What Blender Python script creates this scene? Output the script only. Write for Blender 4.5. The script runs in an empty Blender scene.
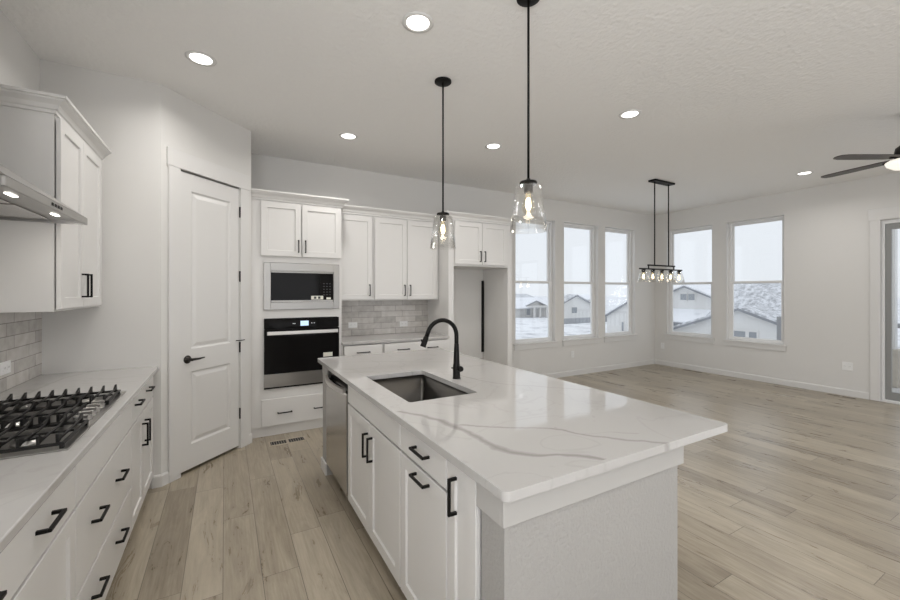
import bpy, bmesh, math, random
from mathutils import Vector, Matrix
random.seed(7)
S = bpy.context.scene
C = S.collection
PI = math.pi

# ---------------------------------------------------------------- camera, sky, exposure
cam_d = bpy.data.cameras.new('camera'); cam = bpy.data.objects.new('camera', cam_d); C.objects.link(cam)
cam.location = (0, 0, 1.473)
cam.rotation_euler = (PI/2, 0, -math.radians(29.469))
cam_d.sensor_width = 36.0; cam_d.lens = 36.0*397.854/900.0
cam_d.shift_y = -(300-292.035)/900.0
cam_d.clip_start = 0.02; cam_d.clip_end = 2000
S.camera = cam
S.view_settings.view_transform = 'Standard'; S.view_settings.look = 'None'
S.view_settings.gamma = 1.0; S.view_settings.exposure = 0.0
try: S.view_settings.use_curve_mapping = False
except Exception: pass

w = bpy.data.worlds.new('sky'); S.world = w; w.use_nodes = True
wn, wl = w.node_tree.nodes, w.node_tree.links
bg = wn['Background']
tc = wn.new('ShaderNodeTexCoord'); sx = wn.new('ShaderNodeSeparateXYZ'); rp = wn.new('ShaderNodeValToRGB')
wl.new(tc.outputs['Generated'], sx.inputs[0]); wl.new(sx.outputs['Z'], rp.inputs[0])
rp.color_ramp.elements[0].color = (0.80, 0.83, 0.88, 1); rp.color_ramp.elements[0].position = 0.0
rp.color_ramp.elements[1].color = (0.86, 0.90, 0.97, 1); rp.color_ramp.elements[1].position = 0.5
wl.new(rp.outputs[0], bg.inputs[0]); bg.inputs[1].default_value = 1.12

CEIL = 3.05
CAN_W = 7.3
CAN_COL = (1.0, 0.97, 0.935)
def can_lamp(x, y, e=1.0):
    d = bpy.data.lights.new('can_lamp', 'AREA'); d.shape = 'DISK'; d.size = 0.13; d.energy = CAN_W*e; d.color = CAN_COL; d.spread = math.radians(155)
    o = bpy.data.objects.new('can_lamp', d); o.location = (x, y, CEIL-0.012); C.objects.link(o)
# added area lamps at invented window openings behind the camera, tilted up like snow-bounce
def added_daylight(loc, rot, sx_, sy_, e):
    d = bpy.data.lights.new('added_daylight', 'AREA'); d.shape = 'RECTANGLE'; d.size = sx_; d.size_y = sy_; d.energy = e; d.color = (0.97, 0.98, 1.0)
    o = bpy.data.objects.new('added_daylight', d); o.location = loc; o.rotation_euler = rot; C.objects.link(o)
added_daylight((5.1, -3.75, 1.25), (math.radians(128), 0, 0), 2.9, 2.3, 12)
added_daylight((1.5, -3.75, 1.6), (math.radians(128), 0, 0), 1.9, 1.4, 12)
added_daylight((7.85, -2.3, 1.55), (0, math.radians(98), 0), 1.9, 1.7, 42)
added_daylight((-1.24, -1.6, 1.55), (0, -math.radians(132), 0), 1.9, 2.6, 150)
# lamps without fixtures, added as unseen ceiling cans behind the camera
for x in (-0.2, 1.5, 3.2, 5.0, 6.7):
    for y in (-2.4, -0.2): can_lamp(x, y, 0.3 if x > 2 else 0.25)

# ---------------------------------------------------------------- materials
def newmat(name):
    m = bpy.data.materials.new(name); m.use_nodes = True
    nt = m.node_tree; return m, nt.nodes, nt.links, nt.nodes['Principled BSDF']
def simple(name, col, rough=0.5, metal=0.0, bump=0.0, bscale=80.0, emit=None, es=0.0, var=0.0, spec=None, bdist=0.002, stretch=None):
    m, N, L, b = newmat(name)
    b.inputs['Base Color'].default_value = (*col, 1); b.inputs['Roughness'].default_value = rough; b.inputs['Metallic'].default_value = metal
    if spec is not None: b.inputs['Specular IOR Level'].default_value = spec
    if emit: b.inputs['Emission Color'].default_value = (*emit, 1); b.inputs['Emission Strength'].default_value = es
    t = N.new('ShaderNodeTexCoord'); src = t.outputs['Object']
    if stretch:
        mp = N.new('ShaderNodeMapping'); mp.inputs['Scale'].default_value = stretch; L.new(src, mp.inputs[0]); src = mp.outputs[0]
    n = N.new('ShaderNodeTexNoise'); n.inputs['Scale'].default_value = bscale; n.inputs['Detail'].default_value = 3; L.new(src, n.inputs['Vector'])
    if bump:
        bp = N.new('ShaderNodeBump'); bp.inputs['Strength'].default_value = bump; bp.inputs['Distance'].default_value = bdist
        L.new(n.outputs['Fac'], bp.inputs['Height']); L.new(bp.outputs[0], b.inputs['Normal'])
    if var:
        mx = N.new('ShaderNodeMixRGB'); mx.inputs[1].default_value = (*[c*(1-var) for c in col], 1); mx.inputs[2].default_value = (*[min(1, c*(1+var)) for c in col], 1)
        L.new(n.outputs['Fac'], mx.inputs[0]); L.new(mx.outputs[0], b.inputs['Base Color'])
    return m
M = {}
M['wall'] = simple('wall_paint', (0.705, 0.692, 0.668), 0.7, bump=0.25, bscale=110, bdist=0.001)
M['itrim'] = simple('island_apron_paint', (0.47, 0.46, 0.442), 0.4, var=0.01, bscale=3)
M['ceiling'] = simple('ceiling_paint', (0.87, 0.86, 0.84), 0.85, bump=0.9, bscale=34, bdist=0.007)
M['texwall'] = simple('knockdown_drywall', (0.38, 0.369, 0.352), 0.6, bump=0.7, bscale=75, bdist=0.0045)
M['cab'] = simple('cabinet_paint', (0.725, 0.713, 0.693), 0.32, var=0.01, bscale=3)
M['trim'] = simple('trim_paint', (0.71, 0.70, 0.682), 0.35, var=0.01, bscale=3)
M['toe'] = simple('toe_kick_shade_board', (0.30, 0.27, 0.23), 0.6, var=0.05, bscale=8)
M['black'] = simple('matte_black_metal', (0.006, 0.0055, 0.005), 0.45, 0.0, spec=0.18, var=0.1, bscale=30)
M['iron'] = simple('cast_iron', (0.009, 0.0085, 0.008), 0.42, 0.0, spec=0.28, bump=0.3, bscale=300, bdist=0.0005)
M['bronze'] = simple('oil_rubbed_bronze', (0.035, 0.030, 0.027), 0.4, 0.6, var=0.15, bscale=30)
M['steel'] = simple('brushed_steel', (0.40, 0.39, 0.375), 0.32, 1.0, bump=0.05, bscale=6, bdist=0.0005, stretch=(1, 1, 60), var=0.03)
M['steelz'] = simple('brushed_steel_upright', (0.55, 0.535, 0.51), 0.22, 1.0, bump=0.05, bscale=6, bdist=0.0005, stretch=(60, 60, 1), var=0.03)
M['sink'] = simple('sink_steel', (0.15, 0.142, 0.132), 0.33, 1.0, bump=0.05, bscale=8, bdist=0.0005, stretch=(40, 1, 1), var=0.04)
M['bglass'] = simple('black_glass', (0.008, 0.0075, 0.0075), 0.05, var=0.02, bscale=2, spec=0.1)
M['screen'] = simple('lit_display', (0.3, 0.4, 0.5), 0.2, emit=(0.55, 0.72, 0.9), es=0.9)
M['icon'] = simple('pale_icon', (0.7, 0.72, 0.75), 0.4, emit=(0.8, 0.85, 0.9), es=0.25)
M['sticker'] = simple('paper_sticker', (0.75, 0.74, 0.66), 0.6, var=0.06, bscale=120)
M['ink'] = simple('printed_ink', (0.05, 0.05, 0.05), 0.6)
M['plastic'] = simple('white_plastic', (0.82, 0.82, 0.81), 0.35)
M['slot'] = simple('socket_slot', (0.25, 0.24, 0.23), 0.5)
M['keys'] = simple('dim_key_print', (0.07, 0.07, 0.075), 0.4)
M['brightsteel'] = simple('polished_handle_steel', (0.72, 0.70, 0.68), 0.38, 1.0, var=0.02, bscale=5)
M['lens'] = simple('lit_lens', (0.9, 0.9, 0.9), 0.4, emit=(1.0, 0.97, 0.93), es=4.0)
M['hoodlens'] = simple('lit_hood_lens', (0.9, 0.9, 0.9), 0.4, emit=(1.0, 0.96, 0.9), es=4.0)
M['bowl'] = simple('frosted_bowl', (0.9, 0.88, 0.82), 0.4, emit=(1.0, 0.93, 0.82), es=0.75)
M['fil'] = simple('bulb_glow', (1, 0.9, 0.7), 0.4, emit=(1.0, 0.86, 0.62), es=7.0)
M['vinyl'] = simple('window_vinyl', (0.80, 0.80, 0.795), 0.35)
M['alum'] = simple('grey_vinyl_frame', (0.27, 0.275, 0.27), 0.4)
M['reg'] = simple('register_metal', (0.50, 0.44, 0.36), 0.45, 0.3)
M['dark'] = simple('dark_gap', (0.02, 0.019, 0.018), 0.8)
M['fanblade'] = simple('dark_wood_blade', (0.07, 0.062, 0.055), 0.45, var=0.3, bscale=5, stretch=(1, 14, 1))
M['siding'] = simple('pale_siding', (0.74, 0.735, 0.72), 0.8, var=0.04, bscale=1.5, stretch=(0.2, 0.2, 7))
M['siding2'] = simple('greige_siding', (0.66, 0.65, 0.63), 0.8, var=0.05, bscale=1.5, stretch=(0.2, 0.2, 7))
M['fascia'] = simple('grey_fascia', (0.26, 0.27, 0.29), 0.7)
M['hglass'] = simple('house_window_glass', (0.30, 0.32, 0.34), 0.2)
M['fence'] = simple('grey_fence_board', (0.36, 0.37, 0.39), 0.8, var=0.1, bscale=2)
M['deck'] = simple('deck_board', (0.50, 0.49, 0.48), 0.8, var=0.1, bscale=3, stretch=(1, 8, 1))
M['stone'] = simple('beige_post_stone', (0.52, 0.48, 0.42), 0.8, var=0.2, bscale=9, bump=0.3)

def snowmat(name, lo, hi, scale, p0, p1, rough=0.7):
    m, N, L, b = newmat(name)
    t = N.new('ShaderNodeTexCoord'); n = N.new('ShaderNodeTexNoise'); n.inputs['Scale'].default_value = scale; n.inputs['Detail'].default_value = 6; n.inputs['Roughness'].default_value = 0.7
    r = N.new('ShaderNodeValToRGB'); r.color_ramp.elements[0].position = p0; r.color_ramp.elements[1].position = p1
    r.color_ramp.elements[0].color = (*lo, 1); r.color_ramp.elements[1].color = (*hi, 1)
    L.new(t.outputs['Object'], n.inputs['Vector']); L.new(n.outputs['Fac'], r.inputs[0]); L.new(r.outputs[0], b.inputs['Base Color']); b.inputs['Roughness'].default_value = rough
    return m
M['snow'] = snowmat('snow_ground', (0.50, 0.51, 0.54), (0.90, 0.91, 0.93), 0.35, 0.36, 0.50)
M['snowroof'] = snowmat('snow_on_roof', (0.62, 0.64, 0.67), (0.88, 0.89, 0.92), 0.9, 0.30, 0.45)
M['patchroof'] = snowmat('shingles_with_snow', (0.34, 0.35, 0.37), (0.82, 0.83, 0.86), 3.2, 0.36, 0.60)

def glassmat(name, tint=(1, 1, 1), rough=0.0, ior=1.45, boost=1.0, edge=None):
    m = bpy.data.materials.new(name); m.use_nodes = True; N, L = m.node_tree.nodes, m.node_tree.links; N.clear()
    o = N.new('ShaderNodeOutputMaterial'); t = N.new('ShaderNodeBsdfTransparent'); t.inputs[0].default_value = (*tint, 1)
    g = N.new('ShaderNodeBsdfGlossy'); g.inputs['Roughness'].default_value = rough; g.inputs[0].default_value = (1, 1, 1, 1)
    x = N.new('ShaderNodeMixShader'); mu = N.new('ShaderNodeMath'); mu.operation = 'MULTIPLY'; mu.inputs[1].default_value = boost; mu.use_clamp = True
    lw = N.new('ShaderNodeLayerWeight'); lw.inputs[0].default_value = 0.5
    pw = N.new('ShaderNodeMath'); pw.operation = 'POWER'; pw.inputs[1].default_value = edge or 5.0; L.new(lw.outputs['Facing'], pw.inputs[0])
    sc = N.new('ShaderNodeMath'); sc.operation = 'MULTIPLY_ADD'; sc.inputs[1].default_value = 0.96; sc.inputs[2].default_value = 0.04; L.new(pw.outputs[0], sc.inputs[0])
    L.new(sc.outputs[0], mu.inputs[0]); L.new(mu.outputs[0], x.inputs[0]); L.new(t.outputs[0], x.inputs[1]); L.new(g.outputs[0], x.inputs[2]); L.new(x.outputs[0], o.inputs[0])
    return m
M['glass'] = glassmat('window_glass', (0.97, 0.98, 0.98), 0, 1.35, 1.0)
M['shade'] = glassmat('clear_shade_glass', (0.99, 0.99, 0.985), 0.03, 1.45, 0.9, edge=2.0)
M['bulbglass'] = glassmat('bulb_glass', (0.98, 0.95, 0.88), 0.02, 1.4, 0.5, edge=2.5)

def math_(N, L, op, a, b=None, clamp=False):
    n = N.new('ShaderNodeMath'); n.operation = op; n.use_clamp = clamp
    for i, v in enumerate((a, b)):
        if v is None: continue
        if isinstance(v, (int, float)): n.inputs[i].default_value = v
        else: L.new(v, n.inputs[i])
    return n.outputs[0]

def floor_mat():
    m, N, L, b = newmat('oak_vinyl_planks')
    t = N.new('ShaderNodeTexCoord'); s = N.new('ShaderNodeSeparateXYZ'); L.new(t.outputs['Object'], s.inputs[0])
    PW, PL = 0.178, 1.22
    xr = math_(N, L, 'DIVIDE', math_(N, L, 'ADD', s.outputs['X'], 0.01), PW); row = math_(N, L, 'FLOOR', xr); fx = math_(N, L, 'FRACT', xr)
    wr = N.new('ShaderNodeTexWhiteNoise'); wr.noise_dimensions = '1D'; L.new(row, wr.inputs['W'])
    yr = math_(N, L, 'ADD', math_(N, L, 'DIVIDE', s.outputs['Y'], PL), wr.outputs['Value']); col = math_(N, L, 'FLOOR', yr); fy = math_(N, L, 'FRACT', yr)
    cb = N.new('ShaderNodeCombineXYZ'); L.new(row, cb.inputs[0]); L.new(col, cb.inputs[1])
    wn_ = N.new('ShaderNodeTexWhiteNoise'); wn_.noise_dimensions = '2D'; L.new(cb.outputs[0], wn_.inputs['Vector'])
    rnd = wn_.outputs['Value']
    # seams
    ex = math_(N, L, 'MINIMUM', fx, math_(N, L, 'SUBTRACT', 1.0, fx)); ey = math_(N, L, 'MINIMUM', fy, math_(N, L, 'SUBTRACT', 1.0, fy))
    sx_ = math_(N, L, 'LESS_THAN', ex, 0.0095); sy_ = math_(N, L, 'LESS_THAN', ey, 0.0013); seam = math_(N, L, 'MAXIMUM', sx_, sy_)
    # grain, offset per plank
    off = math_(N, L, 'MULTIPLY', rnd, 37.0)
    gv = N.new('ShaderNodeCombineXYZ'); L.new(math_(N, L, 'MULTIPLY', s.outputs['X'], 12.0), gv.inputs[0]); L.new(math_(N, L, 'MULTIPLY', s.outputs['Y'], 2.0), gv.inputs[1]); L.new(off, gv.inputs[2])
    n1 = N.new('ShaderNodeTexNoise'); n1.inputs['Scale'].default_value = 1.0; n1.inputs['Detail'].default_value = 5; n1.inputs['Roughness'].default_value = 0.68; n1.inputs['Distortion'].default_value = 0.9; L.new(gv.outputs[0], n1.inputs['Vector'])
    gv2 = N.new('ShaderNodeCombineXYZ'); L.new(math_(N, L, 'MULTIPLY', s.outputs['X'], 90.0), gv2.inputs[0]); L.new(math_(N, L, 'MULTIPLY', s.outputs['Y'], 4.0), gv2.inputs[1]); L.new(off, gv2.inputs[2])
    n2 = N.new('ShaderNodeTexNoise'); n2.inputs['Scale'].default_value = 1.0; n2.inputs['Detail'].default_value = 3; L.new(gv2.outputs[0], n2.inputs['Vector'])
    r1 = N.new('ShaderNodeValToRGB'); e = r1.color_ramp.elements
    e[0].position = 0.34; e[0].color = (0.215, 0.176, 0.128, 1); e[1].position = 0.74; e[1].color = (0.48, 0.420, 0.325, 1)
    k = e.new(0.5); k.color = (0.325, 0.275, 0.205, 1)
    f = math_(N, L, 'ADD', math_(N, L, 'MULTIPLY', n1.outputs['Fac'], 0.56), math_(N, L, 'ADD', math_(N, L, 'MULTIPLY', n2.outputs['Fac'], 0.28), math_(N, L, 'MULTIPLY', rnd, 0.20)))
    L.new(f, r1.inputs[0])
    mx = N.new('ShaderNodeMixRGB'); mx.inputs[2].default_value = (0.11, 0.09, 0.07, 1); L.new(math_(N, L, 'MULTIPLY', seam, 0.9), mx.inputs[0]); L.new(r1.outputs[0], mx.inputs[1])
    b.inputs['Specular IOR Level'].default_value = 0.75
    L.new(mx.outputs[0], b.inputs['Base Color'])
    L.new(math_(N, L, 'ADD', 0.19, math_(N, L, 'MULTIPLY', n1.outputs['Fac'], 0.22)), b.inputs['Roughness'])
    bp = N.new('ShaderNodeBump'); bp.inputs['Strength'].default_value = 0.25; bp.inputs['Distance'].default_value = 0.001
    L.new(math_(N, L, 'SUBTRACT', n2.outputs['Fac'], math_(N, L, 'MULTIPLY', seam, 1.5)), bp.inputs['Height']); L.new(bp.outputs[0], b.inputs['Normal'])
    return m
M['floor'] = floor_mat()

def tile_mat(name, axis):
    m, N, L, b = newmat(name)
    t = N.new('ShaderNodeTexCoord'); s = N.new('ShaderNodeSeparateXYZ'); L.new(t.outputs['Object'], s.inputs[0])
    c = N.new('ShaderNodeCombineXYZ'); L.new(s.outputs[axis], c.inputs[0]); L.new(math_(N, L, 'SUBTRACT', s.outputs['Z'], 0.915), c.inputs[1])
    br = N.new('ShaderNodeTexBrick'); L.new(c.outputs[0], br.inputs['Vector'])
    br.offset = 0.33; br.offset_frequency = 2; br.inputs['Scale'].default_value = 1.0
    br.inputs['Brick Width'].default_value = 0.30; br.inputs['Row Height'].default_value = 0.076; br.inputs['Mortar Size'].default_value = 0.0024; br.inputs['Mortar Smooth'].default_value = 0.1
    br.inputs['Color1'].default_value = (0.47, 0.445, 0.415, 1); br.inputs['Color2'].default_value = (0.64, 0.61, 0.575, 1); br.inputs['Mortar'].default_value = (0.30, 0.28, 0.26, 1); br.inputs['Bias'].default_value = 0.0
    n = N.new('ShaderNodeTexNoise'); n.inputs['Scale'].default_value = 14; n.inputs['Detail'].default_value = 5; L.new(c.outputs[0], n.inputs['Vector'])
    mx = N.new('ShaderNodeMixRGB'); mx.blend_type = 'OVERLAY'; mx.inputs[0].default_value = 0.35; L.new(br.outputs['Color'], mx.inputs[1]); L.new(n.outputs['Fac'], mx.inputs[2]); L.new(mx.outputs[0], b.inputs['Base Color'])
    b.inputs['Roughness'].default_value = 0.22
    bp = N.new('ShaderNodeBump'); bp.inputs['Strength'].default_value = 0.5; bp.inputs['Distance'].default_value = 0.003
    L.new(math_(N, L, 'SUBTRACT', math_(N, L, 'MULTIPLY', n.outputs['Fac'], 0.3), br.outputs['Fac']), bp.inputs['Height']); L.new(bp.outputs[0], b.inputs['Normal'])
    return m
M['tile_y'] = tile_mat('grey_subway_tile_side', 'Y'); M['tile_x'] = tile_mat('grey_subway_tile_back', 'X')

def quartz_mat():
    m, N, L, b = newmat('veined_quartz')
    t = N.new('ShaderNodeTexCoord'); s = N.new('ShaderNodeSeparateXYZ'); L.new(t.outputs['Object'], s.inputs[0])
    n = N.new('ShaderNodeTexNoise'); n.inputs['Scale'].default_value = 5; n.inputs['Detail'].default_value = 6; n.inputs['Roughness'].default_value = 0.6; L.new(t.outputs['Object'], n.inputs['Vector'])
    wob = math_(N, L, 'MULTIPLY', math_(N, L, 'SUBTRACT', n.outputs['Fac'], 0.5), 0.10)
    n3 = N.new('ShaderNodeTexNoise'); n3.inputs['Scale'].default_value = 2.2; n3.inputs['Detail'].default_value = 2; L.new(t.outputs['Object'], n3.inputs['Vector'])
    total = None
    def vein(pts, width, strength, soft=3.0):          # a vein as X given by a curve over Y
        nonlocal total
        y0, y1 = pts[0][1], pts[-1][1]
        fc = N.new('ShaderNodeFloatCurve'); cu = fc.mapping.curves[0]
        xs = [p[0] for p in pts]; lo, hi = min(xs), max(xs); rg = max(hi-lo, 0.01)
        P = [((p[1]-y0)/(y1-y0), (p[0]-lo)/rg) for p in pts]
        cu.points[0].location = P[0]; cu.points[1].location = P[-1]
        for q in P[1:-1]: cu.points.new(*q)
        fc.mapping.update()
        yy = math_(N, L, 'DIVIDE', math_(N, L, 'SUBTRACT', s.outputs['Y'], y0), y1-y0)
        L.new(yy, fc.inputs['Value'])
        xv = math_(N, L, 'ADD', math_(N, L, 'MULTIPLY', fc.outputs[0], rg), lo)
        d = math_(N, L, 'ABSOLUTE', math_(N, L, 'ADD', math_(N, L, 'SUBTRACT', s.outputs['X'], xv), wob))
        wv = math_(N, L, 'MULTIPLY', math_(N, L, 'ADD', n3.outputs['Fac'], 0.2), width)
        a = math_(N, L, 'SUBTRACT', 1.0, math_(N, L, 'DIVIDE', d, wv), True)
        inside = math_(N, L, 'MULTIPLY', math_(N, L, 'GREATER_THAN', yy, 0.0), math_(N, L, 'LESS_THAN', yy, 1.0))
        a = math_(N, L, 'MULTIPLY', math_(N, L, 'MULTIPLY', math_(N, L, 'POWER', a, 0.7), inside), strength)
        total = a if total is None else math_(N, L, 'MAXIMUM', total, a)
    vein([(1.10, 0.90), (1.02, 0.985), (0.90, 1.057), (0.85, 1.16), (0.84, 1.33), (0.80, 1.56), (0.70, 1.74)], 0.030, 0.85)
    vein([(1.42, 0.88), (1.31, 1.0), (1.22, 1.10), (1.17, 1.20), (1.03, 1.30), (0.85, 1.44)], 0.024, 0.7)
    vein([(1.42, 1.0), (1.35, 1.06), (1.22, 1.06+0.05), (1.18, 1.22)], 0.012, 0.4)
    vein([(1.85, 1.55), (1.62, 1.78), (1.45, 1.98), (1.37, 2.3)], 0.014, 0.5)
    vein([(1.30, 2.45), (1.05, 2.62), (0.85, 2.70), (0.68, 2.78)], 0.014, 0.45)
    vein([(1.80, 2.70), (1.40, 2.85), (1.10, 3.05), (0.70, 3.2)], 0.02, 0.45)
    vein([(1.85, 3.05), (1.5, 3.2), (1.2, 3.42), (1.1, 3.6)], 0.014, 0.4)
    vein([(-0.45, 1.0), (-0.6, 1.4), (-0.62, 1.75), (-0.9, 2.2), (-0.95, 3.2), (-0.6, 3.75)], 0.016, 0.3)
    vein([(1.1, 4.3), (1.6, 4.6), (2.0, 4.7), (2.5, 5.1)], 0.016, 0.35)
    # cloudy faint second veining
    n4 = N.new('ShaderNodeTexNoise'); n4.inputs['Scale'].default_value = 1.7; n4.inputs['Detail'].default_value = 5; n4.inputs['Distortion'].default_value = 1.2; L.new(t.outputs['Object'], n4.inputs['Vector'])
    fv = math_(N, L, 'SUBTRACT', 1.0, math_(N, L, 'MULTIPLY', math_(N, L, 'ABSOLUTE', math_(N, L, 'SUBTRACT', n4.outputs['Fac'], 0.5)), 60.0), True)
    total = math_(N, L, 'MAXIMUM', total, math_(N, L, 'MULTIPLY', fv, 0.16))
    mx = N.new('ShaderNodeMixRGB'); mx.inputs[1].default_value = (0.50, 0.488, 0.474, 1); mx.inputs[2].default_value = (0.29, 0.277, 0.26, 1); L.new(total, mx.inputs[0])
    L.new(mx.outputs[0], b.inputs['Base Color']); b.inputs['Roughness'].default_value = 0.045
    return m
M['quartz'] = quartz_mat()

# ---------------------------------------------------------------- mesh helpers
class Fr:                       # a local frame: a along w, b up, c outwards
    def __init__(s, o, w, n): s.o, s.w, s.n = Vector(o), Vector(w).normalized(), Vector(n).normalized()
    def __call__(s, a, b, c): return s.o + s.w*a + Vector((0, 0, b)) + s.n*c
WORLD = Fr((0, 0, 0), (1, 0, 0), (0, 1, 0))       # (x, z, y)

class MB:
    def __init__(s): s.bm = bmesh.new()
    def fbox(s, F, a0, a1, b0, b1, c0, c1, bev=0.0, seg=1):
        vs = [s.bm.verts.new(F(a, b, c)) for a in (a0, a1) for b in (b0, b1) for c in (c0, c1)]
        idx = [(0, 1, 3, 2), (4, 6, 7, 5), (0, 4, 5, 1), (2, 3, 7, 6), (0, 2, 6, 4), (1, 5, 7, 3)]
        fs = [s.bm.faces.new([vs[i] for i in f]) for f in idx]
        if bev:
            es = list({e for f in fs for e in f.edges})
            bmesh.ops.bevel(s.bm, geom=es, offset=bev, segments=seg, affect='EDGES', profile=0.5)
        return s
    def box(s, x0, x1, y0, y1, z0, z1, bev=0.0, seg=1): return s.fbox(WORLD, x0, x1, z0, z1, y0, y1, bev, seg)
    def face(s, pts, smooth=False):
        f = s.bm.faces.new([s.bm.verts.new(p) for p in pts]); f.smooth = smooth; return f
    def rings(s, rings, closed=True, smooth=True, cap0=False, cap1=False):
        R = [[s.bm.verts.new(p) for p in r] for r in rings]
        n = len(R[0])
        for i in range(len(R)-1):
            for j in range(n if closed else n-1):
                k = (j+1) % n
                f = s.bm.faces.new((R[i][j], R[i][k], R[i+1][k], R[i+1][j])); f.smooth = smooth
        if cap0: s.bm.faces.new(R[0][::-1])
        if cap1: s.bm.faces.new(R[-1])
        return s
    def lathe(s, c, prof, seg=32, axis='Z', cap0=True, cap1=True, smooth=True):
        ax = {'X': (Vector((0, 1, 0)), Vector((0, 0, 1)), Vector((1, 0, 0))), 'Y': (Vector((0, 0, 1)), Vector((1, 0, 0)), Vector((0, 1, 0))), 'Z': (Vector((1, 0, 0)), Vector((0, 1, 0)), Vector((0, 0, 1)))}
        u, v, n = ax[axis] if isinstance(axis, str) else axis
        c = Vector(c)
        rg = [[c + n*h + (u*math.cos(2*PI*i/seg) + v*math.sin(2*PI*i/seg))*max(r, 1e-4) for i in range(seg)] for r, h in prof]
        return s.rings(rg, True, smooth, cap0, cap1)
    def tube(s, pts, r, seg=12, cap=True, radii=None):
        pts = [Vector(p) for p in pts]; rg = []; prev = None
        for i, p in enumerate(pts):
            d = (pts[min(i+1, len(pts)-1)] - pts[max(i-1, 0)]).normalized()
            if prev is None: u = d.orthogonal().normalized()
            else: u = (prev - d*prev.dot(d)).normalized()
            prev = u; v = d.cross(u); rr = radii[i] if radii else r
            rg.append([p + (u*math.cos(2*PI*k/seg) + v*math.sin(2*PI*k/seg))*rr for k in range(seg)])
        return s.rings(rg, True, True, cap, cap)
    def front(s, F, a0, a1, b0, b1, c0, c1, panels=(), rings=((0, 0),), ease=0.0018):
        """a slab c0..c1 whose outer face carries recessed rectangles; rings = (inset, depth) steps"""
        A = sorted({a0+ease, a1-ease, *[p[0] for p in panels], *[p[1] for p in panels]}); B = sorted({b0+ease, b1-ease, *[p[2] for p in panels], *[p[3] for p in panels]})
        cache = {}
        def V(a, b, c):
            k = (round(a, 5), round(b, 5), round(c, 5))
            if k not in cache: cache[k] = s.bm.verts.new(F(a, b, c))
            return cache[k]
        def quad(q): s.bm.faces.new([V(*p) for p in q])
        for i in range(len(A)-1):
            for j in range(len(B)-1):
                x0, x1, y0, y1 = A[i], A[i+1], B[j], B[j+1]
                hit = any(p[0]-1e-6 <= x0 and x1 <= p[1]+1e-6 and p[2]-1e-6 <= y0 and y1 <= p[3]+1e-6 for p in panels)
                if not hit: quad([(x0, y0, c1), (x1, y0, c1), (x1, y1, c1), (x0, y1, c1)])
        for p in panels:
            pv = (0, 0)
            def ring(i): return [(p[0]+i, p[2]+i), (p[1]-i, p[2]+i), (p[1]-i, p[3]-i), (p[0]+i, p[3]-i)]
            # first ring must follow grid points along the panel's edge
            aa = [a for a in A if p[0]-1e-6 <= a <= p[1]+1e-6]; bb = [b for b in B if p[2]-1e-6 <= b <= p[3]+1e-6]
            first = [(a, p[2]) for a in aa[:-1]] + [(p[1], b) for b in bb[:-1]] + [(a, p[3]) for a in aa[:0:-1]] + [(p[0], b) for b in bb[:0:-1]]
            cur, cd = ring(0), 0.0
            if len(first) > 4:                           # an n-gon rim of zero width keeps it watertight
                first = ring(0)
            for ins, dep in rings:
                nx = ring(ins)
                for k in range(4):
                    m_ = (k+1) % 4
                    quad([(*cur[k], c1+cd), (*cur[m_], c1+cd), (*nx[m_], c1+dep), (*nx[k], c1+dep)])
                cur, cd = nx, dep
            quad([(*q, c1+cd) for q in cur])
        # eased rim, sides, back
        o = [(a0, b0), (a1, b0), (a1, b1), (a0, b1)]; i_ = [(a0+ease, b0+ease), (a1-ease, b0+ease), (a1-ease, b1-ease), (a0+ease, b1-ease)]
        for k in range(4):
            m_ = (k+1) % 4
            s.face([F(*o[k], c1-ease), F(*o[m_], c1-ease), F(*i_[m_], c1), F(*i_[k], c1)])
            s.face([F(*o[k], c0), F(*o[m_], c0), F(*o[m_], c1-ease), F(*o[k], c1-ease)])
        s.face([F(*q, c0) for q in o])
        return s
    def pull(s, F, a0, a1, b0, b1, c0=0.0, out=0.034, th=0.010):
        """square U-shaped bar pull"""
        if abs(a1-a0) > abs(b1-b0):
            s.fbox(F, a0, a1, b0-th/2, b0+th/2, c0+out-th, c0+out, 0.001)
            for a in (a0, a1-th): s.fbox(F, a, a+th, b0-th/2, b0+th/2, c0, c0+out-th)
        else:
            s.fbox(F, a0-th/2, a0+th/2, b0, b1, c0+out-th, c0+out, 0.001)
            for b in (b0, b1-th): s.fbox(F, a0-th/2, a0+th/2, b, b+th, c0, c0+out-th)
        return s
    def build(s, name, mat, parent=None, label=None):
        bmesh.ops.remove_doubles(s.bm, verts=s.bm.verts, dist=1e-5)
        bmesh.ops.recalc_face_normals(s.bm, faces=s.bm.faces)
        me = bpy.data.meshes.new(name)
        off = OFF.get(parent.name, Vector((0, 0, 0))) if parent else Vector((0, 0, 0))
        if off.length: bmesh.ops.translate(s.bm, verts=s.bm.verts, vec=-off)
        s.bm.to_mesh(me); s.bm.free(); me.materials.append(mat)
        o = bpy.data.objects.new(name, me); C.objects.link(o)
        if parent: o.parent = parent; OFF[o.name] = off
        if label: o['label'] = label
        return o
OFF = {}
def thing(name, label, cat, loc, group=None, kind=None):
    o = bpy.data.objects.new(name, None); C.objects.link(o); o.location = loc; o.empty_display_size = 0.05
    if label: o['label'] = label
    if cat: o['category'] = cat
    if group: o['group'] = group
    if kind: o['kind'] = kind
    OFF[o.name] = Vector(loc); return o
def tag(o, label, cat, group=None):
    o['label'] = label; o['category'] = cat
    if group: o['group'] = group
    return o
def struct(o, label=None):
    o['kind'] = 'structure'
    if label: o['label'] = label
    return o

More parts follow.
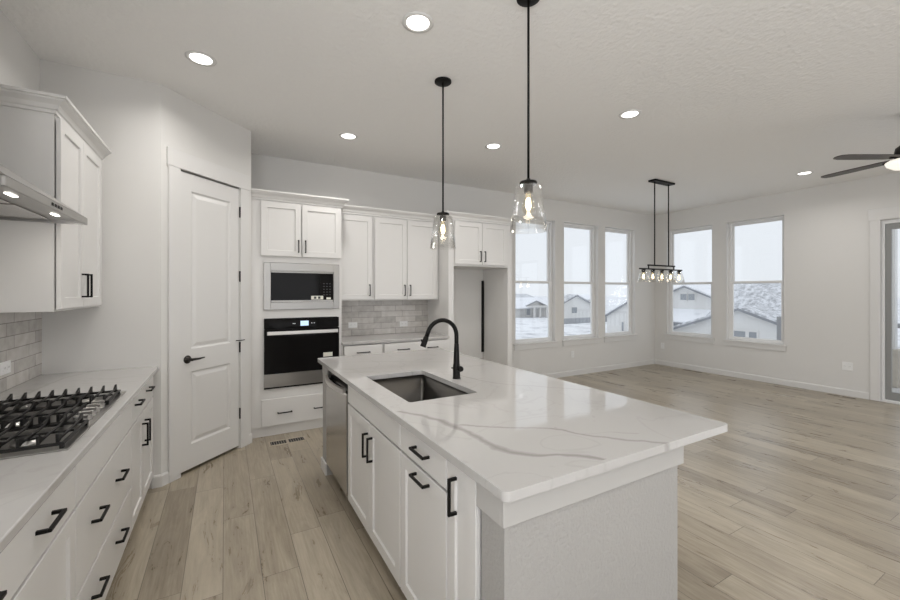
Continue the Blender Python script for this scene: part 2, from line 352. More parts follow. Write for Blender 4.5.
# ---------------------------------------------------------------- room shell
XL, XR, YB, YF = -1.09, 7.69, 5.05, -3.6
P1, P2 = (-0.424, 3.705), (0.221, 4.35)
Q = math.sqrt(0.5)
FD = Fr((P1[0], P1[1], 0), (Q, Q, 0), (Q, -Q, 0)); DL = 0.645/Q     # the angled pantry wall
FBK = Fr((0, YB, 0), (1, 0, 0), (0, -1, 0)); FRT = Fr((XR, 0, 0), (0, 1, 0), (-1, 0, 0))
struct(MB().box(XL-0.3, XR+0.3, YF-0.3, YB+0.3, -0.12, 0.0).build('floor', M['floor']), 'wide oak-look plank floor running towards the windows')
struct(MB().box(XL-0.3, XR+0.3, YF-0.3, YB+0.3, CEIL, CEIL+0.12).build('ceiling', M['ceiling']), 'lightly textured pale ceiling')
def wall(name, F, a0, a1, holes=(), th=0.16, mat='wall', label=None):
    mb = MB(); cuts = sorted(holes); a = a0
    for h0, h1, z0, z1 in cuts:
        if h0 > a: mb.fbox(F, a, h0, 0, CEIL, -th, 0)
        if z0 > 0: mb.fbox(F, h0, h1, 0, z0, -th, 0)
        if z1 < CEIL: mb.fbox(F, h0, h1, z1, CEIL, -th, 0)
        a = h1
    if a < a1: mb.fbox(F, a, a1, 0, CEIL, -th, 0)
    return struct(mb.build(name, M[mat]), label)
WINB = [(4.052, 4.935), (5.12, 6.003), (6.177, 7.060)]
WINR = [(2.868, 3.715), (3.930, 4.803)]
WZ0, WZ1 = 0.62, 2.705
wall('wall_left', Fr((XL, 0, 0), (0, 1, 0), (1, 0, 0)), YF, YB+0.16, [(-3.0, -0.2, 0.55, 2.65)])  # unseen window opening, added to let light onto the island and ceiling
wall('wall_back', FBK, XL-0.16, XR, [(a, b, WZ0, WZ1) for a, b in WINB])
wall('wall_right', FRT, YF, YB+0.16, [(0.0, 1.815, 0.0, 2.44)] + [(a, b, WZ0, WZ1) for a, b in WINR] + [(-3.2, -1.4, 0.62, 2.7)])  # the last opening is out of view, added for more light
wall('wall_front', Fr((0, YF, 0), (1, 0, 0), (0, 1, 0)), XL-0.16, XR+0.16, [(0.5, 2.5, 0.9, 2.6), (3.6, 6.6, 0.0, 2.6)])  # invented openings behind the camera that let sky light in
wall('wall_pantry_side', Fr((0, P1[1], 0), (1, 0, 0), (0, -1, 0)), XL-0.16, P1[0], th=0.1)
wall('wall_pantry_angled', FD, 0, DL, [(0.150, 0.768, 0.0, 2.453)], th=0.1)
wall('wall_pantry_return', Fr((P2[0], 0, 0), (0, 1, 0), (1, 0, 0)), P2[1], YB+0.16, th=0.1)

def baseb(name, F, segs, h=0.092, t=0.014):
    mb = MB()
    for a0, a1 in segs:
        prof = [(0, 0), (t, 0), (t, h-0.012), (t-0.006, h), (0, h)]
        mb.rings([[F(a, b, c) for c, b in prof] for a in (a0, a1)], True, False, True, True)
    return struct(mb.build(name, M['trim']))
baseb('baseboard_back', FBK, [(3.512, XR-0.014)])
baseb('baseboard_right', FRT, [(YF, -0.098), (1.915, YB-0.014)])
baseb('baseboard_pantry_side', Fr((0, P1[1], 0), (1, 0, 0), (0, -1, 0)), [(-0.48, P1[0]+0.006)])
baseb('baseboard_pantry_angled', FD, [(-0.006, 0.050), (0.868, DL)], t=0.0145)

# ---------------------------------------------------------------- windows
def window(n, F, a0, a1):
    r = thing('window_%d' % n, None, None, tuple(F((a0+a1)/2, WZ0, 0)), kind='structure')
    m = MB(); e = 0.012
    m.fbox(F, a0, a0+e, WZ0, WZ1, -0.155, 0.0); m.fbox(F, a1-e, a1, WZ0, WZ1, -0.155, 0.0); m.fbox(F, a0+e, a1-e, WZ1-e, WZ1, -0.155, 0.0)
    m.build('jamb', M['trim'], r)
    fa0, fa1, fz0, fz1 = a0+e, a1-e, WZ0+0.018, WZ1-e
    m = MB()
    for x0, x1, z0, z1 in ((fa0, fa0+0.032, fz0, fz1), (fa1-0.032, fa1, fz0, fz1), (fa0+0.032, fa1-0.032, fz1-0.032, fz1), (fa0+0.032, fa1-0.032, fz0, fz0+0.024)):
        m.fbox(F, x0, x1, z0, z1, -0.150, -0.075, 0.002)
    m.build('frame', M['vinyl'], r)
    zm = 1.638
    for nm, z0, z1, c0, c1 in (('upper_sash', zm-0.02, fz1-0.030, -0.145, -0.112), ('lower_sash', fz0+0.022, zm+0.022, -0.112, -0.080)):
        m = MB(); x0, x1 = fa0+0.030, fa1-0.030; b = 0.034
        m.fbox(F, x0, x0+b, z0, z1, c0, c1, 0.002); m.fbox(F, x1-b, x1, z0, z1, c0, c1, 0.002)
        m.fbox(F, x0+b, x1-b, z0, z0+b, c0, c1, 0.002); m.fbox(F, x0+b, x1-b, z1-b, z1, c0, c1, 0.002)
        s_ = m.build(nm, M['vinyl'], r)
        MB().fbox(F, x0+b-0.003, x1-b+0.003, z0+b-0.003, z1-b+0.003, (c0+c1)/2-0.002, (c0+c1)/2+0.002).build('glass_pane', M['glass'], s_)
    m = MB(); m.fbox(F, a0-0.035, a1+0.035, WZ0-0.002, WZ0+0.018, 0.0005, 0.032, 0.003); m.fbox(F, a0+0.0005, a1-0.0005, WZ0+0.0005, WZ0+0.018, -0.155, 0.001); m.build('stool', M['trim'], r)
    MB().fbox(F, a0-0.02, a1+0.02, WZ0-0.086, WZ0-0.002, 0.0005, 0.016, 0.002).build('apron', M['trim'], r)
for i, (a, b) in enumerate(WINB): window(i+1, FBK, a, b)
for i, (a, b) in enumerate(WINR[::-1]): window(i+4, FRT, a, b)

# ---------------------------------------------------------------- pantry door
dr = thing('door_1', 'white two-panel pantry door with a black lever', None, tuple(FD(0.459, 0, 0)), kind='structure')
slab = MB().front(FD, 0.158, 0.761, 0.026, 2.441, -0.038, -0.002, [(0.259, 0.662, 0.225, 0.822), (0.259, 0.662, 1.005, 2.300)], ((0.012, -0.010), (0.022, -0.010), (0.050, -0.002)))
slab.build('door_slab', M['trim'], dr)
lv = MB(); ux, un = FD.w, FD.n
lv.lathe(FD(0.222, 0.925, -0.002), [(0.033, 0), (0.033, 0.006), (0.029, 0.011), (0.012, 0.013), (0.011, 0.045), (0.012, 0.05)], 28, (ux, Vector((0, 0, 1)), un))
lv.tube([FD(0.222, 0.925, 0.044), FD(0.25, 0.925, 0.047), FD(0.29, 0.923, 0.046), FD(0.345, 0.926, 0.042)], 0.008, 12, radii=[0.011, 0.010, 0.008, 0.005])
lv.build('lever_handle', M['bronze'], dr, 'dark bronze lever handle')
for z in (2.225, 1.62, 0.955, 0.33):
    MB().lathe(FD(0.765, z-0.05, 0.006), [(0.007, 0), (0.007, 0.1)], 12).build('hinge', M['black'], dr, 'black hinge')
st = MB(); st.tube([FD(0.72, 1.02, 0.004), FD(0.765, 1.018, 0.022), FD(0.80, 1.02, 0.028)], 0.004, 8); st.build('hinge_stop', M['black'], dr)
m = MB()
m.fbox(FD, 0.053, 0.150, 0.0, 2.452, 0.0005, 0.018, 0.002); m.fbox(FD, 0.768, 0.866, 0.0, 2.452, 0.0005, 0.018, 0.002)
m.fbox(FD, 0.040, 0.880, 2.452, 2.592, 0.0005, 0.021, 0.002)
m.fbox(FD, 0.1505, 0.156, 0.0, 2.452, -0.098, 0.004); m.fbox(FD, 0.763, 0.7675, 0.0, 2.452, -0.098, 0.0)
struct(m.build('trim_1', M['trim']), 'white casing around the pantry door')

# ---------------------------------------------------------------- patio door
r = thing('door_2', 'grey-framed sliding glass patio door', None, tuple(FRT(0.9, 0, 0)), kind='structure')
m = MB()
for a0, a1, z0, z1 in ((1.781, 1.813, 0.03, 2.438), (0.002, 0.05, 0.03, 2.438), (0.05, 1.781, 2.39, 2.438), (0.002, 1.813, 0.0, 0.03)): m.fbox(FRT, a0, a1, z0, z1, -0.13, -0.03, 0.002)
m.build('frame', M['vinyl'], r)
for nm, a0, a1, c0, c1 in (('sliding_panel', 0.88, 1.779, -0.075, -0.04), ('fixed_panel', 0.052, 0.95, -0.115, -0.08)):
    m = MB(); b = 0.058
    for x0, x1, z0, z1 in ((a0, a0+b, 0.032, 2.388), (a1-b, a1, 0.032, 2.388), (a0+b, a1-b, 0.032, 0.14), (a0+b, a1-b, 2.31, 2.388)): m.fbox(FRT, x0, x1, z0, z1, c0, c1, 0.002)
    p = m.build(nm, M['alum'], r)
    MB().fbox(FRT, a0+b-0.003, a1-b+0.003, 0.137, 2.313, (c0+c1)/2-0.003, (c0+c1)/2+0.003).build('glass_pane', M['glass'], p)
m = MB(); m.fbox(FRT, 1.815, 1.912, 0, 2.445, 0.0005, 0.018, 0.002); m.fbox(FRT, -0.097, 0.0, 0, 2.445, 0.0005, 0.018, 0.002); m.fbox(FRT, -0.115, 1.930, 2.445, 2.60, 0.0005, 0.021, 0.002)
m.fbox(FRT, 0.0, 1.815, -0.0, 0.014, -0.028, 0.012)
struct(m.build('trim_2', M['trim']), 'white casing around the patio door')

# ---------------------------------------------------------------- outdoors
def gz(x, y): 
    d = math.hypot(x-3, y-2); return -0.25 - 3.25*(1-math.exp(-max(d-5, 0)/16.0))
gm = MB(); rr_ = [0, 8, 12, 16, 21, 27, 35, 45, 60, 80, 110, 160, 260, 500]; na = 48
gv = [[(3+r_*math.cos(2*PI*k/na), 2+r_*math.sin(2*PI*k/na)) for k in range(na)] for r_ in rr_[1:]]
gm.rings([[Vector((x, y, gz(x, y)+(0.10*math.sin(x*0.7)*math.cos(y*0.6) if i > 1 else 0))) for x, y in ring] for i, ring in enumerate(gv)], True, True)
struct(gm.build('ground', M['snow']), 'snow-covered ground sloping away from the house')

def gable_house(name, label, F, a_c, half, z_e, slope, z_b, depth, over=0.35, sid='siding', roofm='snowroof', wins=(), group=None, front_only=False):
    """gable end facing outwards along the frame's n; F's a runs along the gable"""
    r = thing(name, label, 'house', tuple(F(a_c, z_b, 0)), group)
    zp = z_e + slope*half
    m = MB(); pts = [(a_c-half, z_b), (a_c+half, z_b), (a_c+half, z_e), (a_c, zp), (a_c-half, z_e)]
    m.rings([[F(a, b, c) for a, b in pts] for c in (-depth, 0)], True, False, True, True); m.build('wall', M[sid], r)
    t = 0.22; m = MB(); fm = MB()
    for sg in (-1, 1):
        e = (a_c+sg*(half+over), z_e-slope*over); k = (a_c, zp)
        prof = [e, k, (k[0], k[1]+t), (e[0], e[1]+t)]
        m.rings([[F(a, b+0.02, c) for a, b in prof] for c in (-depth-over, over)], True, False, True, True)
        pf = [(e[0], e[1]-0.06), (k[0], k[1]-0.06), (k[0], k[1]+t*0.45), (e[0], e[1]+t*0.45)]
        fm.rings([[F(a, b, c) for a, b in pf] for c in (over+0.005, over+0.06)], True, False, True, True)
    m.build('roof', M[roofm], r); fm.build('fascia', M['fascia'], r)
    for a0, a1, b0, b1 in wins:
        q = MB(); e = 0.1
        q.fbox(F, a0-e, a1+e, b0-e, b0, 0, 0.05); q.fbox(F, a0-e, a1+e, b1, b1+e, 0, 0.05); q.fbox(F, a0-e, a0, b0, b1, 0, 0.05); q.fbox(F, a1, a1+e, b0, b1, 0, 0.05)
        q = q.build('window', M['trim'], r); MB().fbox(F, a0, a1, b0, b1, 0.005, 0.03).build('pane', M['hglass'], q)
    return r
# seen through the two windows of the right-hand wall
FA = Fr((40, 0, 0), (0, 1, 0), (-1, 0, 0))
hA = gable_house('house', 'two-storey pale house with twin attic windows under a snowy gable', FA, 22.96, 5.0, -0.1, 0.42, -4.2, 12, wins=[(22.1, 22.72, 0.68, 1.28), (22.87, 23.5, 0.68, 1.28), (21.8, 22.95, -2.9, -1.6), (23.2, 24.2, -2.9, -1.6)])
m = MB(); pf = [(0, -0.2), (2.6, -1.28), (2.6, -1.42), (0, -0.34)]
m.rings([[FA(a, b, c+0.0) for c, b in pf] for a in (17.6, 28.3)], True, False, True, True); m.build('porch_roof', M['snowroof'], hA)
m = MB(); m.fbox(FA, 17.7, 28.2, -1.56, -1.40, 2.5, 2.62); m.build('gutter', M['fascia'], hA)
m = MB(); FS = Fr((0, 0, 0), (1, 0, 0), (0, -1, 0))
pf = [(42, 0.6), (46.5, 2.55), (51, 0.6), (51, 0.4), (46.5, 2.3), (42, 0.4)]
m.rings([[Vector((x, y, z)) for x, z in pf] for y in (11, 22)], True, False, True, True); m.build('wing_roof', M['patchroof'], hA)
MB().box(42.6, 50.4, 11.4, 21.8, -4.2, 0.5).build('wing_wall', M['siding'], hA)

FB = Fr((30, 0, 0), (0, 1, 0), (-1, 0, 0))
hB = gable_house('house', 'pale house with a low front gable and a broad snow-speckled hip roof', FB, 13.6, 5.6, -1.80, 0.375, -4.2, 3, sid='siding', roofm='patchroof', wins=[(12.66, 13.1, -1.62, -1.14), (13.3, 14.2, -1.62, -1.14)])
m = MB(); zr, ze = 2.0, -1.35
a, b, c_, d_ = Vector((31.2, 8.8, ze)), Vector((31.2, 17.4, ze)), Vector((39.0, 17.4, ze)), Vector((39.0, 8.8, ze)); r1, r2 = Vector((35.1, 15.2, zr)), Vector((35.1, 16.2, zr))
for q in ([a, b, r2, r1], [b, c_, r2], [c_, d_, r1, r2], [d_, a, r1], [a, d_, c_, b]): m.face(q)
m.build('hip_roof', M['patchroof'], hB); MB().box(31.7, 38.6, 9.3, 17.0, -4.2, ze-0.02).build('main_wall', M['siding'], hB)
# seen through the three windows of the back wall
FE = Fr((27, 0, 0), (0, 1, 0), (-1, 0, 0))
gable_house('house', 'white gable wall close behind the window nearest the corner', FE, 19.80, 2.06, -0.47, 0.553, -4.0, 0.9, over=0.15, sid='siding', wins=[(20.28, 20.46, -1.56, -0.87)])
FC = Fr((0, 60, 0), (1, 0, 0), (0, -1, 0))
hC = gable_house('house', 'low grey-white house with a pillared porch across the snow', FC, 53.2, 2.3, -1.15, 0.36, -3.7, 6, sid='siding2', wins=[(50.95, 51.9, -3.0, -1.6)])
m = MB(); pf = [(59.2, -1.5), (64, 0.35), (69, -1.5), (69, -1.7), (64, 0.1), (59.2, -1.7)]
m.rings([[Vector((x, y, z)) for y, z in pf] for x in (47.5, 60.5)], True, False, True, True); m.build('main_roof', M['snowroof'], hC)
MB().box(48, 60, 60.2, 68, -3.7, -1.5).build('main_wall', M['siding2'], hC)
for x in (51.0, 52.4, 54.0, 55.4): MB().box(x-0.15, x+0.15, 57.6, 57.9, -3.75, -1.5).build('post', M['trim'], hC)
m = MB(); m.box(50.7, 55.7, 57.4, 60, -1.5, -1.2); m.build('porch_beam', M['siding2'], hC)
FDh = Fr((0, 50, 0), (1, 0, 0), (0, -1, 0))
gable_house('house', 'house with a patchy snow roof behind the long grey fence', FDh, 53.6, 4.6, -1.0, 0.40, -3.9, 1.6, roofm='patchroof', sid='siding', wins=[(52.6, 53.9, -2.2, -1.2)])
def long_house(label, x0, x1, y0, y1, zb, ze, zr, rm):
    r = thing('house', label, 'house', ((x0+x1)/2, (y0+y1)/2, zb), 'houses far off in the snow haze')
    MB().box(x0+0.4, x1-0.4, y0+0.4, y1-0.4, zb, ze).build('wall', M['siding2'], r)
    ym = (y0+y1)/2; m = MB()
    m.rings([[Vector((x, y, z)) for y, z in ((y0, ze-0.1), (ym, zr), (y1, ze-0.1), (y1, ze-0.3), (y0, ze-0.3))] for x in (x0, x1)], True, False, True, True); m.build('roof', M[rm], r)
long_house('distant house with a dark ridge line behind the pillared-porch house', 72, 90, 100, 112, -3.7, -0.6, 0.9, 'patchroof')
long_house('distant snowy roof beyond the fence, farther than the patchy-roofed house', 101, 118, 96, 108, -3.7, -0.9, 0.6, 'snowroof')
# fence in front of the patchy-roofed house
fr_ = thing('garden_fence', 'long low grey board fence across the snowy field', 'fence', (53, 44, -3.5))
m = MB()
for k in range(30): m.box(44.0+k*0.45, 44.42+k*0.45, 44.0, 44.04, -3.6, -2.55)
m.build('board_panel', M['fence'], fr_)
# covered patio outside the sliding door
struct(MB().box(XR+0.17, 10.4, -1.5, 4.0, -0.20, -0.06).build('patio_deck', M['deck']), 'snow-dusted deck outside the patio door')
pr = thing('porch_post', 'pale porch post standing on the deck outside the patio door', 'post', (9.45, 2.12, -0.06))
MB().box(9.38, 9.52, 2.05, 2.19, 0.0, 2.9, 0.01).build('shaft', M['trim'], pr); MB().box(9.33, 9.57, 2.0, 2.24, -0.06, 0.55, 0.01).build('plinth', M['stone'], pr, 'beige post base')
rl = thing('deck_railing', 'low deck railing beyond the patio door', 'railing', (10.3, 1.0, -0.06))
MB().box(10.25, 10.33, -1.4, 3.9, 0.84, 0.92, 0.01).build('top_rail', M['fence'], rl); MB().box(10.26, 10.32, -1.4, 3.9, 0.02, 0.07).build('bottom_rail', M['fence'], rl)
for k in range(34): MB().box(10.275, 10.305, -1.35+k*0.156, -1.32+k*0.156, 0.06, 0.85).build('baluster', M['fence'], rl)
MB().box(10.24, 10.34, 3.86, 3.96, -0.06, 0.95).build('corner_post', M['fence'], rl); MB().box(10.24, 10.34, -1.46, -1.36, -0.06, 0.95).build('corner_post', M['fence'], rl)

# ---------------------------------------------------------------- cabinet helpers
SHAKER = ((0.0, -0.0005), (0.002, -0.009), (0.004, -0.009))
def shaker(F, root, a0, a1, b0, b1, c0=0.010, t=0.019, st=0.058, name='door'):
    return MB().front(F, a0, a1, b0, b1, c0, c0+t, [(a0+st, a1-st, b0+st, b1-st)], ((0.003, -0.009),)).build(name, M['cab'], root)
def slabf(F, root, a0, a1, b0, b1, c0=0.010, t=0.019, name='drawer'):
    return MB().front(F, a0, a1, b0, b1, c0, c0+t).build(name, M['cab'], root)
def pull(F, parent, a0, a1, b0, b1, c0=0.029):
    return MB().pull(F, a0, a1, b0, b1, c0).build('handle', M['black'], parent, 'matte black bar pull')
def crown(path, z0, z1, proj, root, name='crown_moulding'):
    """path(off) -> xy corners at that distance out from the cabinet"""
    h = z1-z0
    prof = [(0.0, 0.0), (0.012, 0.0), (0.012, 0.18), (0.02, 0.24), (0.45*proj, 0.48), (0.8*proj, 0.70), (0.85*proj, 0.80), (proj, 0.82), (proj, 1.0), (0.0, 1.0)]
    cols = [[Vector((x, y, z0+f*h)) for x, y in path(o)] for o, f in prof]
    n = len(cols[0]); sec = [[c[i] for c in cols] for i in range(n)]
    return MB().rings(sec, True, False, True, True).build(name, M['cab'], root)
def carcass(F, root, a0, a1, z0, z1, depth, toe=True):
    m = MB(); t = 0.018
    if not toe: m.fbox(F, a0, a1, z0, z1, -depth, 0.0)
    else:
        m.fbox(F, a0, a0+t, z0, z1, -depth, 0.0); m.fbox(F, a1-t, a1, z0, z1, -depth, 0.0)
        m.fbox(F, a0+t, a1-t, z0, z0+t, -depth, 0.0); m.fbox(F, a0+t, a1-t, z1-0.012, z1, -depth, 0.0); m.fbox(F, a0+t, a1-t, z0+t, z1-0.012, -depth, -depth+0.012)
    m.build('body', M['cab'], root)
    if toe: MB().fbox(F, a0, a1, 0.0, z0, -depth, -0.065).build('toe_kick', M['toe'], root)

# ---------------------------------------------------------------- left run
FLB = Fr((-0.491, 0, 0), (0, 1, 0), (1, 0, 0)); BD = 0.597
# near drawer-and-door cabinet
r = thing('base_cabinet', 'white base cabinet with one wide drawer over two doors, closest to the camera', 'cabinet', (-0.78, 1.4, 0), 'base cabinets of the cooktop run')
carcass(FLB, r, 0.92, 1.885, 0.105, 0.884, BD)
d = slabf(FLB, r, 0.925, 1.882, 0.711, 0.872); pull(FLB, d, 1.145, 1.273, 0.797, 0.797); pull(FLB, d, 1.537, 1.665, 0.797, 0.797)
d = shaker(FLB, r, 0.925, 1.402, 0.112, 0.699); pull(FLB, d, 1.36, 1.36, 0.49, 0.63)
d = shaker(FLB, r, 1.406, 1.882, 0.112, 0.699); pull(FLB, d, 1.448, 1.448, 0.49, 0.63)
# drawer stack under the cooktop
r = thing('drawer_cabinet', 'white cabinet of three wide drawers directly under the gas cooktop', 'cabinet', (-0.78, 2.36, 0), 'base cabinets of the cooktop run')
carcass(FLB, r, 1.887, 2.842, 0.105, 0.884, BD)
slabf(FLB, r, 1.889, 2.840, 0.711, 0.872, name='top_panel')
for z0, z1, zh in ((0.381, 0.699, 0.560), (0.112, 0.369, 0.258)):
    d = slabf(FLB, r, 1.889, 2.840, z0, z1)
    pull(FLB, d, 2.070, 2.198, zh, zh); pull(FLB, d, 2.470, 2.598, zh, zh)
# far cabinet in the corner
r = thing('base_cabinet', 'white base cabinet with two doors, between the drawer stack and the pantry wall', 'cabinet', (-0.78, 3.25, 0), 'base cabinets of the cooktop run')
carcass(FLB, r, 2.844, 3.640, 0.105, 0.884, BD)
d = slabf(FLB, r, 2.847, 3.635, 0.711, 0.872); pull(FLB, d, 2.937, 3.065, 0.81, 0.81); pull(FLB, d, 3.320, 3.448, 0.81, 0.81)
d = shaker(FLB, r, 2.847, 3.224, 0.112, 0.699); pull(FLB, d, 3.180, 3.180, 0.49, 0.635)
d = shaker(FLB, r, 3.228, 3.635, 0.112, 0.699); pull(FLB, d, 3.272, 3.272, 0.49, 0.635)
MB().fbox(FLB, 3.641, 3.703, 0.105, 0.884, -0.55, -0.03).build('filler', M['cab'], r)

def rr(x0, x1, y0, y1, z, rad, seg=5):
    out = []
    for cx, cy, a in ((x1-rad, y1-rad, 0), (x0+rad, y1-rad, 1), (x0+rad, y0+rad, 2), (x1-rad, y0+rad, 3)):
        for k in range(seg+1): th = (a+k/seg)*PI/2; out.append(Vector((cx+rad*math.cos(th), cy+rad*math.sin(th), z)))
    return out
def counter(x0, x1, y0, y1, hole=None, z0=0.885, z1=0.915, rnd=0.0):
    m = MB()
    if not hole: m.box(x0, x1, y0, y1, z0, z1); return m
    loops = []
    for z in (z0, z1):
        ed = []; lp = []
        for q in (rr(x0, x1, y0, y1, z, rnd, 6), rr(*hole, z, 0.016, 4)):
            vs = [m.bm.verts.new(p) for p in q]; lp.append(vs)
            ed += [m.bm.edges.new((vs[k], vs[(k+1) % len(vs)])) for k in range(len(vs))]
        bmesh.ops.triangle_fill(m.bm, edges=ed, use_beauty=True); loops.append(lp)
    for A, B in zip(*loops):
        for k in range(len(A)): l = (k+1) % len(A); m.bm.faces.new((A[k], A[l], B[l], B[k]))
    return m
def ease(o, wd=0.004):
    b = o.modifiers.new('eased_edge', 'BEVEL'); b.width = wd; b.segments = 2; b.limit_method = 'ANGLE'; b.angle_limit = math.radians(50); return o
tag(ease(counter(XL+0.0005, -0.438, 0.85, 3.7045).build('countertop', M['quartz'])), 'white quartz countertop along the wall with the gas cooktop set in it', 'countertop')
m = MB(); m.box(XL+0.0003, XL+0.0095, 0.85, 3.7045, 0.9155, 1.369); m.box(XL+0.0003, XL+0.0095, 1.86, 2.828, 1.3692, 1.826)
tag(m.build('tile_backsplash', M['tile_y']), 'grey subway tile backsplash behind the gas cooktop', 'backsplash')

def outlet(F, a, b, label, horizontal=True, c=0.0005, n=2, group=None):
    w_, h_ = (0.115, 0.072) if horizontal else (0.072, 0.115)
    if n == 2 and not horizontal: w_ = 0.115
    r = thing('wall_outlet', label, 'outlet', tuple(F(a, b, c)), group)
    MB().fbox(F, a-w_/2, a+w_/2, b-h_/2, b+h_/2, c, c+0.006, 0.002).build('plate', M['plastic'], r)
    for sg in (-1, 1):
        aa, bb = (a+sg*0.024, b) if w_ > h_ else (a, b+sg*0.024)
        if n == 2 and not horizontal: aa, bb = a+sg*0.026, b
        s_ = MB().fbox(F, aa-0.016, aa+0.016, bb-0.016, bb+0.016, c+0.0062, c+0.0085, 0.001).build('socket', M['plastic'], r)
        q = MB(); q.fbox(F, aa-0.008, aa-0.0055, bb-0.004, bb+0.006, c+0.0086, c+0.0092); q.fbox(F, aa+0.0055, aa+0.008, bb-0.004, bb+0.006, c+0.0086, c+0.0092); q.build('slot', M['slot'], s_)
FLW = Fr((XL, 0, 0), (0, 1, 0), (1, 0, 0))
outlet(FLW, 3.18, 1.047, 'white outlet on the tile beside the gas cooktop', True, 0.0100, group='outlets on the tile backsplashes')

# upper cabinet beside the hood
FLU = Fr((-0.781, 0, 0), (0, 1, 0), (1, 0, 0))
r = thing('upper_cabinet', 'white two-door wall cabinet beside the range hood', 'cabinet', (-0.93, 3.26, 1.37), 'white wall cabinets')
carcass(FLU, r, 2.832, 3.700, 1.37, 2.405, 0.3085, toe=False)
d = shaker(FLU, r, 2.845, 3.228, 1.383, 2.392, 0.006); pull(FLU, d, 3.195, 3.195, 1.44, 1.585, 0.025)
d = shaker(FLU, r, 3.234, 3.640, 1.383, 2.392, 0.006); pull(FLU, d, 3.268, 3.268, 1.44, 1.585, 0.025)
crown(lambda o: [(XL+0.001, 2.832-o), (-0.781+o, 2.832-o), (-0.781+o, 3.7045)], 2.405, 2.488, 0.066, r)

# range hood
r = thing('range_hood', 'stainless chimney range hood over the gas cooktop', 'range hood', (-0.87, 2.34, 1.828))
hx0, hx1, hy0, hy1 = XL+0.011, -0.638, 1.885, 2.795
m = MB(); e = 0.012
m.box(hx1-e, hx1, hy0, hy1, 1.828, 1.864, 0.002); m.box(hx0, hx1-e, hy0, hy0+e, 1.828, 1.864); m.box(hx0, hx1-e, hy1-e, hy1, 1.828, 1.864)
m.rings([[Vector((x, y, z)) for x, y in ((X0, Y0), (X1, Y0), (X1, Y1), (X0, Y1))] for X0, X1, Y0, Y1, z in ((hx0, hx1, hy0, hy1, 1.864), (hx0, hx0+0.20, 2.20, 2.48, 2.05), (hx0, hx0+0.20, 2.20, 2.48, 2.08))], True, False, False, True)
m.build('canopy', M['steel'], r)
MB().box(hx0, hx0+0.195, 2.205, 2.475, 2.081, CEIL-0.0005).build('chimney', M['steelz'], r)
MB().box(hx0, hx1-e-0.001, hy0+e+0.001, hy1-e-0.001, 1.845, 1.850).build('underside_panel', M['steel'], r)
for y0, y1 in ((1.95, 2.325), (2.355, 2.73)):
    q = MB(); q.box(hx0+0.06, hx1-0.135, y0, y1, 1.838, 1.8445, 0.002).build('filter', M['steelz'], r)
    MB().box(hx0+0.12, hx0+0.14, (y0+y1)/2-0.04, (y0+y1)/2+0.04, 1.832, 1.838).build('filter_latch', M['black'], r)
for yc in (2.145, 2.595):
    MB().box(-0.720, -0.702, yc-0.034, yc+0.034, 1.841, 1.8445, 0.001).build('hood_light', M['hoodlens'], r)
    ld = bpy.data.lights.new('hood_lamp', 'AREA'); ld.shape = 'RECTANGLE'; ld.size = 0.03; ld.size_y = 0.06; ld.energy = 0.45; ld.color = (1, .95, .87)
    lo = bpy.data.objects.new('hood_lamp', ld); lo.location = (-0.711, yc, 1.836); C.objects.link(lo)
for k in range(4): MB().box(hx1+0.0003, hx1+0.002, 2.29+k*0.035, 2.31+k*0.035, 1.84, 1.852).build('button', M['black'], r)

# cooktop
r = thing('gas_cooktop', 'stainless five-burner gas cooktop with black iron grates', 'cooktop', (-0.74, 2.36, 0.9155))
m = MB(); m.box(-1.0, -0.482, 1.885, 2.822, 0.9155, 0.921, 0.002); m.build('tray', M['steel'], r)
for x, y, rad in ((-0.87, 2.04, 0.045), (-0.63, 2.03, 0.035), (-0.79, 2.355, 0.06), (-0.87, 2.67, 0.04), (-0.63, 2.68, 0.045)):
    b_ = MB(); b_.lathe((x, y, 0.9212), [(rad+0.012, 0), (rad+0.012, 0.004), (rad, 0.008), (rad, 0.014)], 28); b_ = b_.build('burner', M['steel'], r)
    q = MB(); q.lathe((x, y, 0.9354), [(rad*0.9, 0), (rad*0.95, 0.003), (rad*0.9, 0.008), (rad*0.5, 0.010)], 28); q.build('burner_cap', M['iron'], b_)
def grate(y0, y1, x0, x1, cut):
    m = MB(); zt = 0.956; t = 0.008
    xs = [x0+0.02+(x1-x0-0.04)*k/(n_-1) for n_ in (max(5, round((x1-x0)/0.049)),) for k in range(n_)]
    for y in (y0, y1-0.011): m.box(x0, x1, y, y+0.011, 0.932, 0.943, 0.002)         # end bars
    for x in (x0, x1-0.011): m.box(x, x+0.011, y0+0.010, y1-0.010, 0.932, 0.943, 0.002)
    m.box(x0+0.01, x1-0.01, (y0+y1)/2-0.003, (y0+y1)/2+0.003, 0.940, 0.947)
    for x in xs:
        m.box(x-t/2, x+t/2, y0+0.01, y1-0.01, zt-0.010, zt, 0.002)
        for ye, sg in ((y0+0.004, 1), (y1-0.004, -1)):                              # raised pointed ends
            prof = [(ye, zt-0.016), (ye+sg*0.052, zt-0.002), (ye+sg*0.005, zt+0.017), (ye, zt+0.017)]
            m.rings([[Vector((xx, y, z)) for y, z in prof] for xx in (x-t/2, x+t/2)], True, False, True, True)
    for x in (x0+0.008, x1-0.008):
        for y in (y0+0.007, y1-0.007): m.box(x-0.006, x+0.006, y-0.006, y+0.006, 0.9212, 0.934)
    return m.build('grate', M['iron'], r, 'black cast iron grate')
grate(1.895, 2.185, -0.985, -0.495, 0); grate(2.195, 2.505, -0.985, -0.575, 0); grate(2.515, 2.770, -0.985, -0.495, 0)
